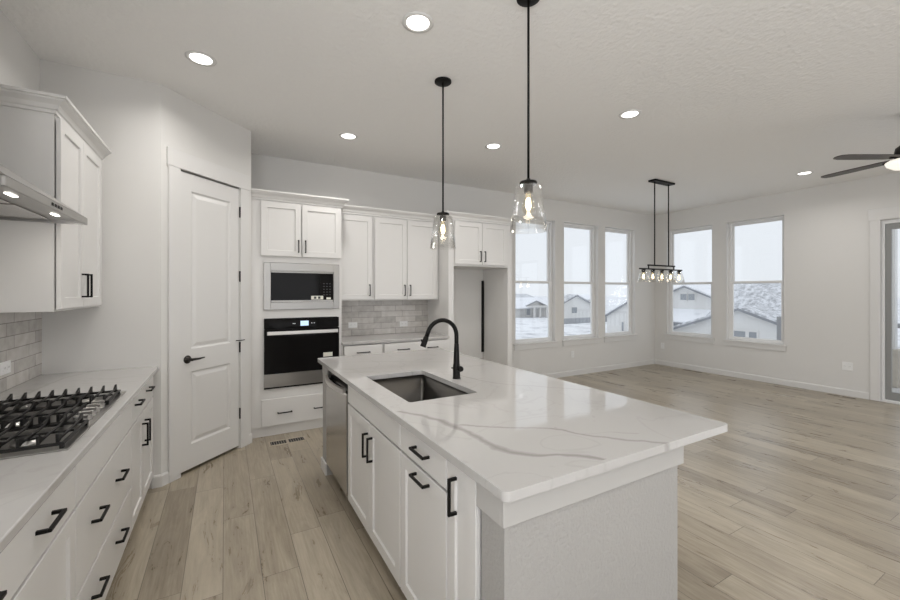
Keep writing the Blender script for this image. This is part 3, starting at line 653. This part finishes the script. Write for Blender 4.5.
for k in range(5):
    y = 2.215+k*0.064; kb = MB(); x = -0.527
    kb.lathe((x, y, 0.9212), [(0.025, 0), (0.025, 0.003), (0.022, 0.006), (0.0215, 0.020), (0.0205, 0.022)], 24)
    kb.box(x-0.024, x+0.024, y-0.006, y+0.006, 0.943, 0.957, 0.002); kb.build('control_knob', M['steel'], r, 'stainless burner knob')

# ---------------------------------------------------------------- oven tower on the back wall
FT = Fr((0, 4.445, 0), (1, 0, 0), (0, -1, 0))
r = thing('oven_cabinet', 'tall white cabinet housing the microwave and wall oven', 'cabinet', (0.69, 4.75, 0))
TX0, TX1 = 0.2225, 1.126
m = MB()
m.fbox(FT, TX0, 0.345, 0.10, 2.405, -0.03, 0.0); m.fbox(FT, 1.090, TX1, 0.10, 2.405, -0.03, 0.0)          # stiles
m.fbox(FT, TX0, TX0+0.018, 0.10, 2.405, -0.604, -0.03); m.fbox(FT, TX1-0.018, TX1, 0.10, 2.405, -0.604, -0.03)
for z0, z1 in ((0.10, 0.482), (1.203, 1.288), (1.778, 1.8299)): m.fbox(FT, 0.345, 1.090, z0, z1, -0.03, 0.0)
for z0, z1 in ((0.46, 0.478), (1.215, 1.233), (1.785, 1.805)): m.fbox(FT, TX0+0.018, TX1-0.018, z0, z1, -0.60, -0.03)
m.fbox(FT, 0.345, 1.090, 1.83, 2.405, -0.03, 0.0); m.fbox(FT, TX0+0.018, TX1-0.018, 0.10, 2.405, -0.604, -0.59)
m.build('body', M['cab'], r)
MB().fbox(FT, TX0, TX1, 0.0, 0.099, -0.5, -0.012, 0.002).build('base_board', M['cab'], r)
d = shaker(FT, r, 0.312, 0.698, 1.842, 2.392); pull(FT, d, 0.668, 0.668, 1.885, 2.015)
d = shaker(FT, r, 0.706, 1.110, 1.842, 2.392); pull(FT, d, 0.738, 0.738, 1.885, 2.015)
d = slabf(FT, r, 0.320, 1.100, 0.112, 0.382); pull(FT, d, 0.465, 0.605, 0.237, 0.237); pull(FT, d, 0.822, 0.962, 0.237, 0.237)
crown(lambda o: [(0.2225, 4.445-o), (1.126+o, 4.445-o), (1.126+o, 5.049)], 2.4065, 2.500, 0.066, r)

r = thing('microwave', 'built-in stainless-framed microwave above the wall oven', 'microwave', (0.718, 4.7, 1.289))
m = MB(); z0, z1, a0, a1 = 1.291, 1.775, 0.340, 1.096
for q in ((a0, 0.404, z0, z1), (1.034, a1, z0, z1), (0.404, 1.034, z0, 1.366), (0.404, 1.034, 1.690, z1)): m.fbox(FT, *q, 0.001, 0.022, 0.002)
m.build('trim_frame', M['steel'], r)
MB().fbox(FT, 0.405, 1.033, 1.367, 1.689, -0.35, 0.006).build('housing', M['dark'], r)
dd = MB().fbox(FT, 0.408, 0.885, 1.388, 1.672, 0.007, 0.016, 0.001).build('door_glass', M['bglass'], r)
MB().fbox(FT, 0.408, 1.030, 1.673, 1.687, 0.007, 0.019, 0.001).build('upper_strip', M['steel'], r); MB().fbox(FT, 0.408, 1.030, 1.369, 1.387, 0.007, 0.017, 0.001).build('lower_strip', M['steel'], r)
cp = MB().fbox(FT, 0.887, 1.030, 1.388, 1.672, 0.007, 0.016, 0.001).build('control_panel', M['bglass'], r)
q = MB()
for i in range(3):
    for j in range(5): q.fbox(FT, 0.925+i*0.032, 0.940+i*0.032, 1.44+j*0.03, 1.447+j*0.03, 0.0161, 0.0166)
q.build('keypad', M['keys'], cp)
s_ = MB().fbox(FT, 0.80, 0.925, 1.393, 1.432, 0.0162, 0.0170).build('sticker', M['sticker'], r, 'white paper sticker')
MB().fbox(FT, 0.828, 0.853, 1.400, 1.425, 0.0171, 0.0174).fbox(FT, 0.87, 0.895, 1.400, 1.425, 0.0171, 0.0174).build('print', M['ink'], s_)
MB().fbox(FT, 0.958, 1.005, 1.393, 1.415, 0.0162, 0.0170).build('sticker', M['sticker'], r)

r = thing('wall_oven', 'built-in black glass wall oven with a stainless handle, below the microwave', 'oven', (0.718, 4.7, 0.484))
MB().fbox(FT, 0.347, 1.088, 0.487, 1.199, -0.55, 0.004).build('housing', M['dark'], r)
cp = MB().fbox(FT, 0.341, 1.092, 1.095, 1.199, 0.005, 0.024, 0.002).build('control_panel', M['bglass'], r)
MB().fbox(FT, 0.690, 0.772, 1.118, 1.170, 0.0242, 0.0250).build('display', M['screen'], cp, 'lit blue display')
q = MB()
for a in (0.615, 0.630, 0.800, 0.825): q.fbox(FT, a, a+0.009, 1.140, 1.148, 0.0242, 0.0248)
q.build('touch_icons', M['icon'], cp)
dd = MB().fbox(FT, 0.341, 1.092, 0.638, 1.090, 0.005, 0.032, 0.002).build('door', M['bglass'], r)
h_ = MB(); h_.fbox(FT, 0.366, 1.070, 1.036, 1.072, 0.062, 0.080, 0.004, 2)
for a in (0.395, 1.02): h_.fbox(FT, a, a+0.02, 1.044, 1.064, 0.032, 0.063)
h_.build('handle', M['brightsteel'], dd, 'flat stainless bar handle')
s_ = MB().fbox(FT, 0.922, 1.02, 0.775, 0.820, 0.0322, 0.0330).build('sticker', M['sticker'], dd, 'small cream label')
MB().fbox(FT, 0.341, 1.092, 0.502, 0.636, 0.005, 0.030, 0.002).build('lower_band', M['steel'], r, 'stainless band')
MB().fbox(FT, 0.341, 1.092, 0.485, 0.500, 0.005, 0.018).build('vent_slot', M['black'], r)

# ---------------------------------------------------------------- back run between tower and refrigerator recess
FU = Fr((0, 4.722, 0), (1, 0, 0), (0, -1, 0))
def upath(x0, x1): return lambda o: [(x0, 4.722-o), (x1, 4.722-o)]
r = thing('upper_cabinet', 'white single-door wall cabinet beside the oven tower', 'cabinet', (1.36, 4.88, 1.37), 'white wall cabinets')
carcass(FU, r, 1.128, 1.578, 1.37, 2.405, 0.327, toe=False)
d = shaker(FU, r, 1.145, 1.566, 1.383, 2.385); pull(FU, d, 1.527, 1.527, 1.425, 1.565)
crown(upath(1.195, 1.578), 2.405, 2.500, 0.060, r)
r = thing('upper_cabinet', 'white two-door wall cabinet over the back counter, reaching the refrigerator recess', 'cabinet', (2.03, 4.88, 1.37), 'white wall cabinets')
carcass(FU, r, 1.580, 2.488, 1.37, 2.405, 0.327, toe=False)
d = shaker(FU, r, 1.598, 2.020, 1.383, 2.385); pull(FU, d, 1.985, 1.985, 1.425, 1.565)
d = shaker(FU, r, 2.027, 2.455, 1.383, 2.385); pull(FU, d, 2.062, 2.062, 1.425, 1.565)
crown(upath(1.5785, 2.4885), 2.405, 2.500, 0.060, r)
tag(ease(counter(1.128, 2.488, 4.412, YB-0.0005).build('countertop', M['quartz'])), 'white quartz countertop between the oven tower and the refrigerator recess', 'countertop')
tag(MB().box(1.128, 2.488, YB-0.0095, YB-0.0003, 0.9155, 1.369).build('tile_backsplash', M['tile_x']), 'beige-grey subway tile backsplash over the back counter', 'backsplash')
outlet(FBK, 1.42, 1.052, 'white outlet on the back tile closer to the oven tower', True, 0.0100, group='outlets on the tile backsplashes')
outlet(FBK, 2.12, 1.040, 'white outlet on the back tile closer to the refrigerator recess', True, 0.0100, group='outlets on the tile backsplashes')
r = thing('base_cabinet', 'white base cabinet with one drawer, next to the oven tower under the back counter', 'cabinet', (1.36, 4.75, 0), 'base cabinets of the back counter')
carcass(FT, r, 1.128, 1.604, 0.105, 0.884, 0.603)
d = slabf(FT, r, 1.15, 1.594, 0.721, 0.868); pull(FT, d, 1.29, 1.44, 0.790, 0.790)
d = shaker(FT, r, 1.15, 1.594, 0.112, 0.716); pull(FT, d, 1.545, 1.545, 0.53, 0.67)
r = thing('base_cabinet', 'white base cabinet with a two-handled drawer, next to the refrigerator recess', 'cabinet', (2.05, 4.75, 0), 'base cabinets of the back counter')
carcass(FT, r, 1.606, 2.488, 0.105, 0.884, 0.603)
d = slabf(FT, r, 1.617, 2.475, 0.721, 0.868); pull(FT, d, 1.78, 1.93, 0.790, 0.790); pull(FT, d, 2.175, 2.315, 0.790, 0.790)
d = shaker(FT, r, 1.617, 2.043, 0.112, 0.716); pull(FT, d, 2.0, 2.0, 0.53, 0.67)
d = shaker(FT, r, 2.05, 2.475, 0.112, 0.716); pull(FT, d, 2.09, 2.09, 0.53, 0.67)

# refrigerator recess
r = thing('refrigerator_surround', 'white floor-to-top surround of the empty refrigerator recess with two doors over it', 'cabinet', (3.0, 4.75, 0))
m = MB(); m.fbox(FT, 2.490, 2.566, 0.0, 2.405, -0.604, 0.0); m.build('side_panel', M['cab'], r)
m = MB(); m.fbox(FT, 3.437, 3.510, 0.0, 2.405, -0.604, 0.0); m.build('side_panel', M['cab'], r)
m = MB(); m.fbox(FT, 2.566, 3.437, 1.812, 2.405, -0.604, 0.0); m.build('body', M['cab'], r)
d = shaker(FT, r, 2.572, 2.988, 1.836, 2.388); pull(FT, d, 2.955, 2.955, 1.875, 2.015)
d = shaker(FT, r, 2.994, 3.405, 1.836, 2.388); pull(FT, d, 3.028, 3.028, 1.875, 2.015)
crown(lambda o: [(2.490-o, 4.655), (2.490-o, 4.445-o), (3.510+o, 4.445-o), (3.510+o, 5.049)], 2.405, 2.500, 0.060, r)
tag(MB().box(3.402, 3.434, 5.022, 5.0495, 0.56, 1.645, 0.002).build('wall_strip', M['black']), 'narrow black strip fixed upright in the back corner of the refrigerator recess', 'strip')

# ---------------------------------------------------------------- island
FI = Fr((0.729, 0, 0), (0, 1, 0), (-1, 0, 0)); ID = 0.65
SX0, SX1, SY0, SY1 = 0.810, 1.226, 1.850, 2.570
tag(ease(counter(0.676, 1.862, 0.884, 3.475, (SX0, SX1, SY0, SY1), rnd=0.022).build('island_countertop', M['quartz'])), 'large veined white quartz slab on the island with a sink cutout', 'countertop')
# drywall half wall round the back and ends of the island
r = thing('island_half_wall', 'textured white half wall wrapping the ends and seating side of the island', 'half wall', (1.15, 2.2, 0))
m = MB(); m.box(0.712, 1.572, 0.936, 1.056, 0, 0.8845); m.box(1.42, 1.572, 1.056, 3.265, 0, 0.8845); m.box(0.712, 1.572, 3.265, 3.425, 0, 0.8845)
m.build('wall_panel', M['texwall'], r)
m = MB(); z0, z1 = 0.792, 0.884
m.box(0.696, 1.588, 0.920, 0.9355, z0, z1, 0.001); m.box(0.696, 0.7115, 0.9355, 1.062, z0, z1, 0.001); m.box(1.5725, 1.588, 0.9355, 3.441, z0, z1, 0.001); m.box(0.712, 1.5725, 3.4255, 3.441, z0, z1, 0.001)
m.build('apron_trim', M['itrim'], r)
m = MB(); z1 = 0.092; t = 0.014
m.box(0.712-t, 1.572+t, 0.936-t, 0.9355, 0, z1, 0.002); m.box(1.5725, 1.572+t, 0.936, 3.425, 0, z1, 0.002); m.box(0.712-t, 1.572+t, 3.4255, 3.425+t, 0, z1, 0.002); m.box(0.712-t, 0.7115, 3.265, 3.4255, 0, z1, 0.002)
m.build('baseboard', M['trim'], r)
# narrow pull-out
r = thing('narrow_cabinet', 'narrow white island cabinet with a tall upright handle at the textured end', 'cabinet', (1.05, 1.17, 0), 'island cabinets')
carcass(FI, r, 1.088, 1.262, 0.105, 0.884, ID)
MB().fbox(FI, 1.0575, 1.0875, 0.105, 0.884, -0.3, -0.03).build('filler', M['toe'], r)  # dark-coloured strip, its tone standing in for the shaded gap
d = shaker(FI, r, 1.072, 1.261, 0.112, 0.872, st=0.055); pull(FI, d, 1.194, 1.194, 0.700, 0.830)
# drawer over door
r = thing('drawer_cabinet', 'white island cabinet with one drawer over a panel door, both with horizontal handles', 'cabinet', (1.05, 1.48, 0), 'island cabinets')
carcass(FI, r, 1.264, 1.706, 0.105, 0.884, ID)
d = slabf(FI, r, 1.268, 1.701, 0.752, 0.872); pull(FI, d, 1.401, 1.531, 0.822, 0.822)
d = shaker(FI, r, 1.268, 1.701, 0.112, 0.740); pull(FI, d, 1.401, 1.531, 0.710, 0.710)
# sink base
r = thing('sink_cabinet', 'white two-door island cabinet below the sink', 'cabinet', (1.05, 2.16, 0), 'island cabinets')
m = MB(); m.fbox(FI, 1.708, 1.726, 0.105, 0.884, -ID, 0.0); m.fbox(FI, 2.588, 2.606, 0.105, 0.884, -ID, 0.0); m.fbox(FI, 1.726, 2.588, 0.105, 0.125, -ID, 0.0); m.fbox(FI, 1.726, 2.588, 0.125, 0.884, -ID, -ID+0.012)
m.build('body', M['cab'], r); MB().fbox(FI, 1.710, 2.606, 0, 0.105, -ID, -0.065).build('toe_kick', M['toe'], r)
slabf(FI, r, 1.710, 2.600, 0.752, 0.872, name='false_front')
d = shaker(FI, r, 1.710, 2.155, 0.112, 0.740); pull(FI, d, 2.100, 2.100, 0.545, 0.680)
d = shaker(FI, r, 2.159, 2.600, 0.112, 0.740); pull(FI, d, 2.182, 2.182, 0.545, 0.680)
# dishwasher
r = thing('dishwasher', 'stainless dishwasher with a bowed handle at the far end of the island', 'dishwasher', (1.0, 2.98, 0))
DW0, DW1 = 2.655, 3.258
MB().fbox(FI, DW0, DW1, 0.10, 0.875, -0.55, -0.02).build('tub', M['dark'], r)
MB().fbox(FI, DW0+0.003, DW1-0.003, 0.105, 0.790, -0.018, 0.026, 0.004, 2).build('door_panel', M['steelz'], r)
MB().fbox(FI, DW0+0.003, DW1-0.003, 0.793, 0.868, -0.018, 0.010, 0.002).build('shaded_control_strip', M['bglass'], r)  # black colour takes in the shade of the recess below the counter
m = MB(); n_ = 15; zz = 0.800
pts = [FI(DW0+0.03+(DW1-DW0-0.06)*k/(n_-1), zz, 0.030+0.030*math.sin(PI*k/(n_-1))**0.8) for k in range(n_)]
m.rings([[p+FI.n*cx+Vector((0, 0, cz)) for cx, cz in ((-0.008, -0.020), (0.010, -0.016), (0.010, 0.016), (-0.008, 0.020))] for p in pts], True, False, True, True)
m.build('handle', M['brightsteel'], r, 'bowed stainless handle')
MB().fbox(FI, DW0, DW1, 0.0, 0.099, -0.5, -0.06).build('toe_kick', M['dark'], r)
MB().fbox(FI, 2.610, 2.652, 0.105, 0.884, -0.5, -0.03).build('gap_shade_strip', M['dark'], r)  # near-black strip stands in for the shade in the side gap

# sink
r = thing('undermount_sink', 'single-bowl stainless undermount sink in the island', 'sink', (1.018, 2.21, 0.66))
m = MB(); bm = m.bm; x0, x1, y0, y1 = SX0-0.008, SX1+0.008, SY0-0.008, SY1+0.008; zt, zb = 0.8847, 0.660
m.rings([rr(x0-0.02, x1+0.02, y0-0.02, y1+0.02, zt, 0.02), rr(x0, x1, y0, y1, zt, 0.018), rr(x0, x1, y0, y1, zb+0.02, 0.018), rr(x0+0.006, x1-0.006, y0+0.006, y1-0.006, zb+0.006, 0.016), rr(x0+0.02, x1-0.02, y0+0.02, y1-0.02, zb, 0.012),
         ], True, True, False, True)
m.build('basin', M['sink'], r)
m = MB(); m.lathe((1.02, 2.35, zb+0.0015), [(0.045, 0), (0.045, 0.002), (0.038, 0.003), (0.034, 0.0005)], 28); m.build('drain', M['steel'], r)

# faucet
fx_, fy_ = 1.300, 2.215
r = thing('kitchen_faucet', 'matte black gooseneck faucet standing behind the island sink', 'faucet', (fx_, fy_, 0.9155))
m = MB(); m.lathe((fx_, fy_, 0.9155), [(0.026, 0), (0.026, 0.004), (0.0235, 0.006), (0.0235, 0.075), (0.0225, 0.08), (0.0225, 0.088), (0.0205, 0.095), (0.0165, 0.19), (0.0145, 0.225)], 28); m.build('body', M['black'], r)
cx_, cz_, rad = fx_-0.105, 1.190, 0.105
pts = [(fx_, fy_, 1.135), (fx_, fy_, 1.165)] + [(cx_+rad*math.cos(t_), fy_, cz_+rad*math.sin(t_)) for t_ in [math.radians(158)*k/20 for k in range(21)]]
dv = Vector((-0.375, 0, -0.927)).normalized(); pts.append(tuple(Vector(pts[-1])+dv*0.035)); p = Vector(pts[-1])
m = MB(); m.tube(pts, 0.0135, 16); m.build('spout', M['black'], r)
m = MB(); m.lathe(p, [(0.0145, 0), (0.0165, 0.008), (0.0175, 0.05), (0.0185, 0.062), (0.0165, 0.066)], 22, (dv.orthogonal().normalized(), dv.cross(dv.orthogonal().normalized()), dv)); m.build('spray_head', M['black'], r)
m = MB(); q = p + dv*0.03 + Vector((-0.017, 0, 0.004)); m.lathe(q, [(0.009, 0), (0.009, 0.006), (0.006, 0.008)], 14, (Vector((0, 1, 0)), Vector((0.28, 0, -1)).normalized(), Vector((-1, 0, 0.2)).normalized())); m.build('spray_button', M['black'], r)
m = MB(); m.lathe((fx_, fy_-0.02, 0.985), [(0.012, 0.0), (0.012, -0.012), (0.0175, -0.014), (0.0185, -0.034), (0.015, -0.042)], 22, 'Y'); m.tube([(fx_-0.020, fy_+0.004, 0.985), (fx_-0.034, fy_+0.006, 0.985)], 0.004, 10); m.build('lever_handle', M['black'], r)

# ---------------------------------------------------------------- ceiling fittings
def can(x, y, label):
    r = thing('recessed_light', label, 'ceiling light', (x, y, CEIL-0.006), 'recessed ceiling lights')
    m = MB(); m.lathe((x, y, CEIL), [(0.092, -0.0005), (0.092, -0.004), (0.072, -0.007), (0.066, -0.003), (0.066, -0.0005)], 36, cap0=False, cap1=False); m.build('trim_ring', M['trim'], r)
    m = MB(); m.lathe((x, y, CEIL), [(0.0655, -0.0006), (0.0655, -0.004), (0.04, -0.005)], 32); m.build('lens', M['lens'], r, 'glowing lens')
    can_lamp(x, y)
can(0.982, 2.119, 'recessed light closest to the camera, above the dishwasher side of the island')
can(-0.142, 3.166, 'recessed light in front of the pantry door')
can(1.085, 4.005, 'recessed light in front of the oven tower')
can(2.523, 3.509, 'recessed light in front of the refrigerator recess')
can(3.122, 2.284, 'recessed light above the open floor beside the island')
can(6.682, 2.278, 'recessed light close to the window wall and the ceiling fan')

def bulb(parent, x, y, z, s=1.0, watt=None):
    m = MB(); m.lathe((x, y, z), [(0.012*s, 0), (0.014*s, -0.012*s), (0.026*s, -0.045*s), (0.030*s, -0.065*s), (0.027*s, -0.083*s), (0.014*s, -0.097*s), (0.002, -0.1*s)], 20); b_ = m.build('bulb', M['bulbglass'], parent)
    m = MB(); m.lathe((x, y, z-0.022*s), [(0.006*s, 0), (0.011*s, -0.01*s), (0.013*s, -0.04*s), (0.008*s, -0.055*s)], 14); m.build('filament', M['fil'], b_, 'glowing filament')
    if watt:
        ld = bpy.data.lights.new('bulb_lamp', 'POINT'); ld.energy = watt; ld.shadow_soft_size = 0.03; ld.color = (1, .86, .66)
        lo = bpy.data.objects.new('bulb_lamp', ld); lo.location = (x, y, z-0.13*s); C.objects.link(lo)
def shade_mb(x, y, zt, zb, rt, rb, t=0.003, seg=40):
    m = MB(); h = zt-zb
    m.lathe((x, y, zt), [(0.03, 0), (rt*0.75, 0.0), (rt, -0.010), (rt+(rb-rt)*0.5, -h*0.5), (rb, -h), (rb-t, -h), (rt+(rb-rt)*0.5-t, -h*0.5), (rt-t, -0.013), (rt*0.75, -t), (0.03, -t)], seg, cap0=False, cap1=False); return m
def pendant(x, y, label):
    r = thing('pendant_light', label, 'pendant light', (x, y, 1.795), 'island pendants')
    m = MB(); m.lathe((x, y, CEIL), [(0.063, -0.0005), (0.063, -0.012), (0.058, -0.016), (0.012, -0.018)], 32); m.build('ceiling_plate', M['black'], r)
    m = MB(); m.tube([(x, y, CEIL-0.017), (x, y, 2.07)], 0.0065, 12); m.build('rod', M['black'], r)
    m = MB(); m.lathe((x, y, 2.048), [(0.046, 0.0), (0.047, 0.008), (0.044, 0.014), (0.012, 0.016), (0.010, 0.03)], 32); m.build('cap', M['black'], r)
    m = MB(); m.lathe((x, y, 2.047), [(0.024, 0), (0.024, -0.035), (0.022, -0.045)], 24); m.build('socket', M['bronze'], r)
    shade_mb(x, y, 2.043, 1.797, 0.070, 0.098).build('glass_shade', M['shade'], r, 'clear flared glass shade')
    bulb(r, x, y, 2.001, 1.15, 0.8)
pendant(1.417, 2.614, 'black-rod clear glass pendant over the island, beyond the sink')
pendant(1.409, 1.643, 'black-rod clear glass pendant over the near half of the island')

# dining chandelier
r = thing('linear_chandelier', 'black linear chandelier with five clear glass shades in the dining corner', 'chandelier', (5.43, 3.46, 1.6))
MB().box(5.20, 5.665, 3.405, 3.515, CEIL-0.025, CEIL-0.0005, 0.003).build('ceiling_plate', M['black'], r)
for x in (5.265, 5.59): MB().tube([(x, 3.46, CEIL-0.02), (x, 3.46, 1.84)], 0.008, 10).build('rod', M['black'], r)
MB().box(5.116, 5.737, 3.448, 3.472, 1.838, 1.858, 0.002).build('upper_bar', M['black'], r)
m = MB(); m.box(4.93, 5.92, 3.45, 3.47, 1.786, 1.804, 0.002)
for x in (5.13, 5.72): m.box(x-0.006, x+0.006, 3.454, 3.466, 1.804, 1.838)
m.build('lower_bar', M['black'], r)
for k in range(5):
    x = 5.017+k*0.208
    s_ = MB(); s_.lathe((x, 3.46, 1.7855), [(0.010, 0), (0.030, -0.004), (0.030, -0.012), (0.022, -0.014), (0.022, -0.045)], 22); s_ = s_.build('socket', M['black'], r)
    shade_mb(x, 3.46, 1.772, 1.612, 0.038, 0.078, seg=28).build('glass_shade', M['shade'], r)
    bulb(s_, x, 3.46, 1.74, 1.0, 0.5)

# ceiling fan
hx, hy = 5.260, 1.048
r = thing('ceiling_fan', 'dark five-blade ceiling fan with a frosted light bowl', 'ceiling fan', (hx, hy, 2.54))
m = MB(); m.lathe((hx, hy, CEIL), [(0.07, -0.0005), (0.065, -0.05), (0.02, -0.06)], 28); m.build('ceiling_plate', M['black'], r)
MB().tube([(hx, hy, CEIL-0.05), (hx, hy, 2.78)], 0.013, 12).build('downrod', M['black'], r)
m = MB(); m.lathe((hx, hy, 2.645), [(0.07, 0), (0.10, 0.01), (0.11, 0.05), (0.10, 0.11), (0.06, 0.14), (0.02, 0.15)], 36); m.build('motor', M['black'], r)
m = MB(); m.lathe((hx, hy, 2.642), [(0.150, 0), (0.164, -0.010), (0.156, -0.036), (0.115, -0.066), (0.055, -0.082), (0.002, -0.086)], 36); m.build('light_bowl', M['bowl'], r, 'frosted glass bowl')
for k in range(5):
    th = math.radians(78 + 72*k); u = Vector((math.cos(th), math.sin(th), 0)); v = Vector((-math.sin(th), math.cos(th), 0)); base = Vector((hx, hy, 2.662)); tilt = 0.05
    sec = []
    for d_, w_ in ((0.13, 0.040), (0.20, 0.050), (0.45, 0.056), (0.60, 0.054), (0.65, 0.040), (0.665, 0.015)):
        sec.append([base+u*d_+v*(sv*w_)+Vector((0, 0, sv*w_*tilt+hz)) for sv, hz in ((-1, -0.004), (1, -0.004), (1, 0.004), (-1, 0.004))])
    b_ = MB().rings(sec, True, False, True, True).build('blade', M['fanblade'], r)
    q = MB(); q.tube([base+u*0.08+Vector((0, 0, 0.0)), base+u*0.19+Vector((0, 0, -0.008))], 0.010, 8); q.build('blade_arm', M['black'], b_)

# ---------------------------------------------------------------- outlets and floor registers
outlet(FBK, 5.335, 0.375, 'white outlet low on the wall under the middle back window', False, n=1)
outlet(FRT, 4.88, 0.39, 'white outlet low on the wall near the dining corner', False, n=1)
outlet(FRT, 2.14, 0.42, 'white double outlet low on the wall beside the patio door', False, n=2)
def register(x0, x1, y0, y1, label, along):
    r = thing('floor_register', label, 'floor vent', ((x0+x1)/2, (y0+y1)/2, 0.0), 'floor registers')
    m = MB(); e = 0.016
    m.box(x0, x1, y0, y0+e, 0.0003, 0.005, 0.001); m.box(x0, x1, y1-e, y1, 0.0003, 0.005, 0.001); m.box(x0, x0+e, y0+e, y1-e, 0.0003, 0.005, 0.001); m.box(x1-e, x1, y0+e, y1-e, 0.0003, 0.005, 0.001)
    if along == 'x': m.box((x0+x1)/2-0.008, (x0+x1)/2+0.008, y0+e, y1-e, 0.0003, 0.005)
    else: m.box(x0+e, x1-e, (y0+y1)/2-0.008, (y0+y1)/2+0.008, 0.0003, 0.005)
    m.build('rim', M['reg'], r)
    MB().box(x0+e, x1-e, y0+e, y1-e, 0.0003, 0.0008).build('duct_shade', M['dark'], r)  # flat dark sheet in place of the shaded opening under the louvres
    m = MB(); n = 14
    for k in range(n):
        f = (k+0.5)/n
        if along == 'x': x = x0+e+(x1-x0-2*e)*f; m.box(x-0.0025, x+0.0025, y0+e, y1-e, 0.001, 0.0035)
        else: y = y0+e+(y1-y0-2*e)*f; m.box(x0+e, x1-e, y-0.0025, y+0.0025, 0.001, 0.0035)
    m.build('louvre', M['toe'], r)
register(0.365, 0.705, 4.14, 4.275, 'tan floor register in front of the oven tower', 'x')
register(7.50, 7.61, 4.03, 4.42, 'floor register under the windows of the dining corner', 'y')
register(7.50, 7.61, 2.00, 2.34, 'floor register under the outlet beside the patio door', 'y')
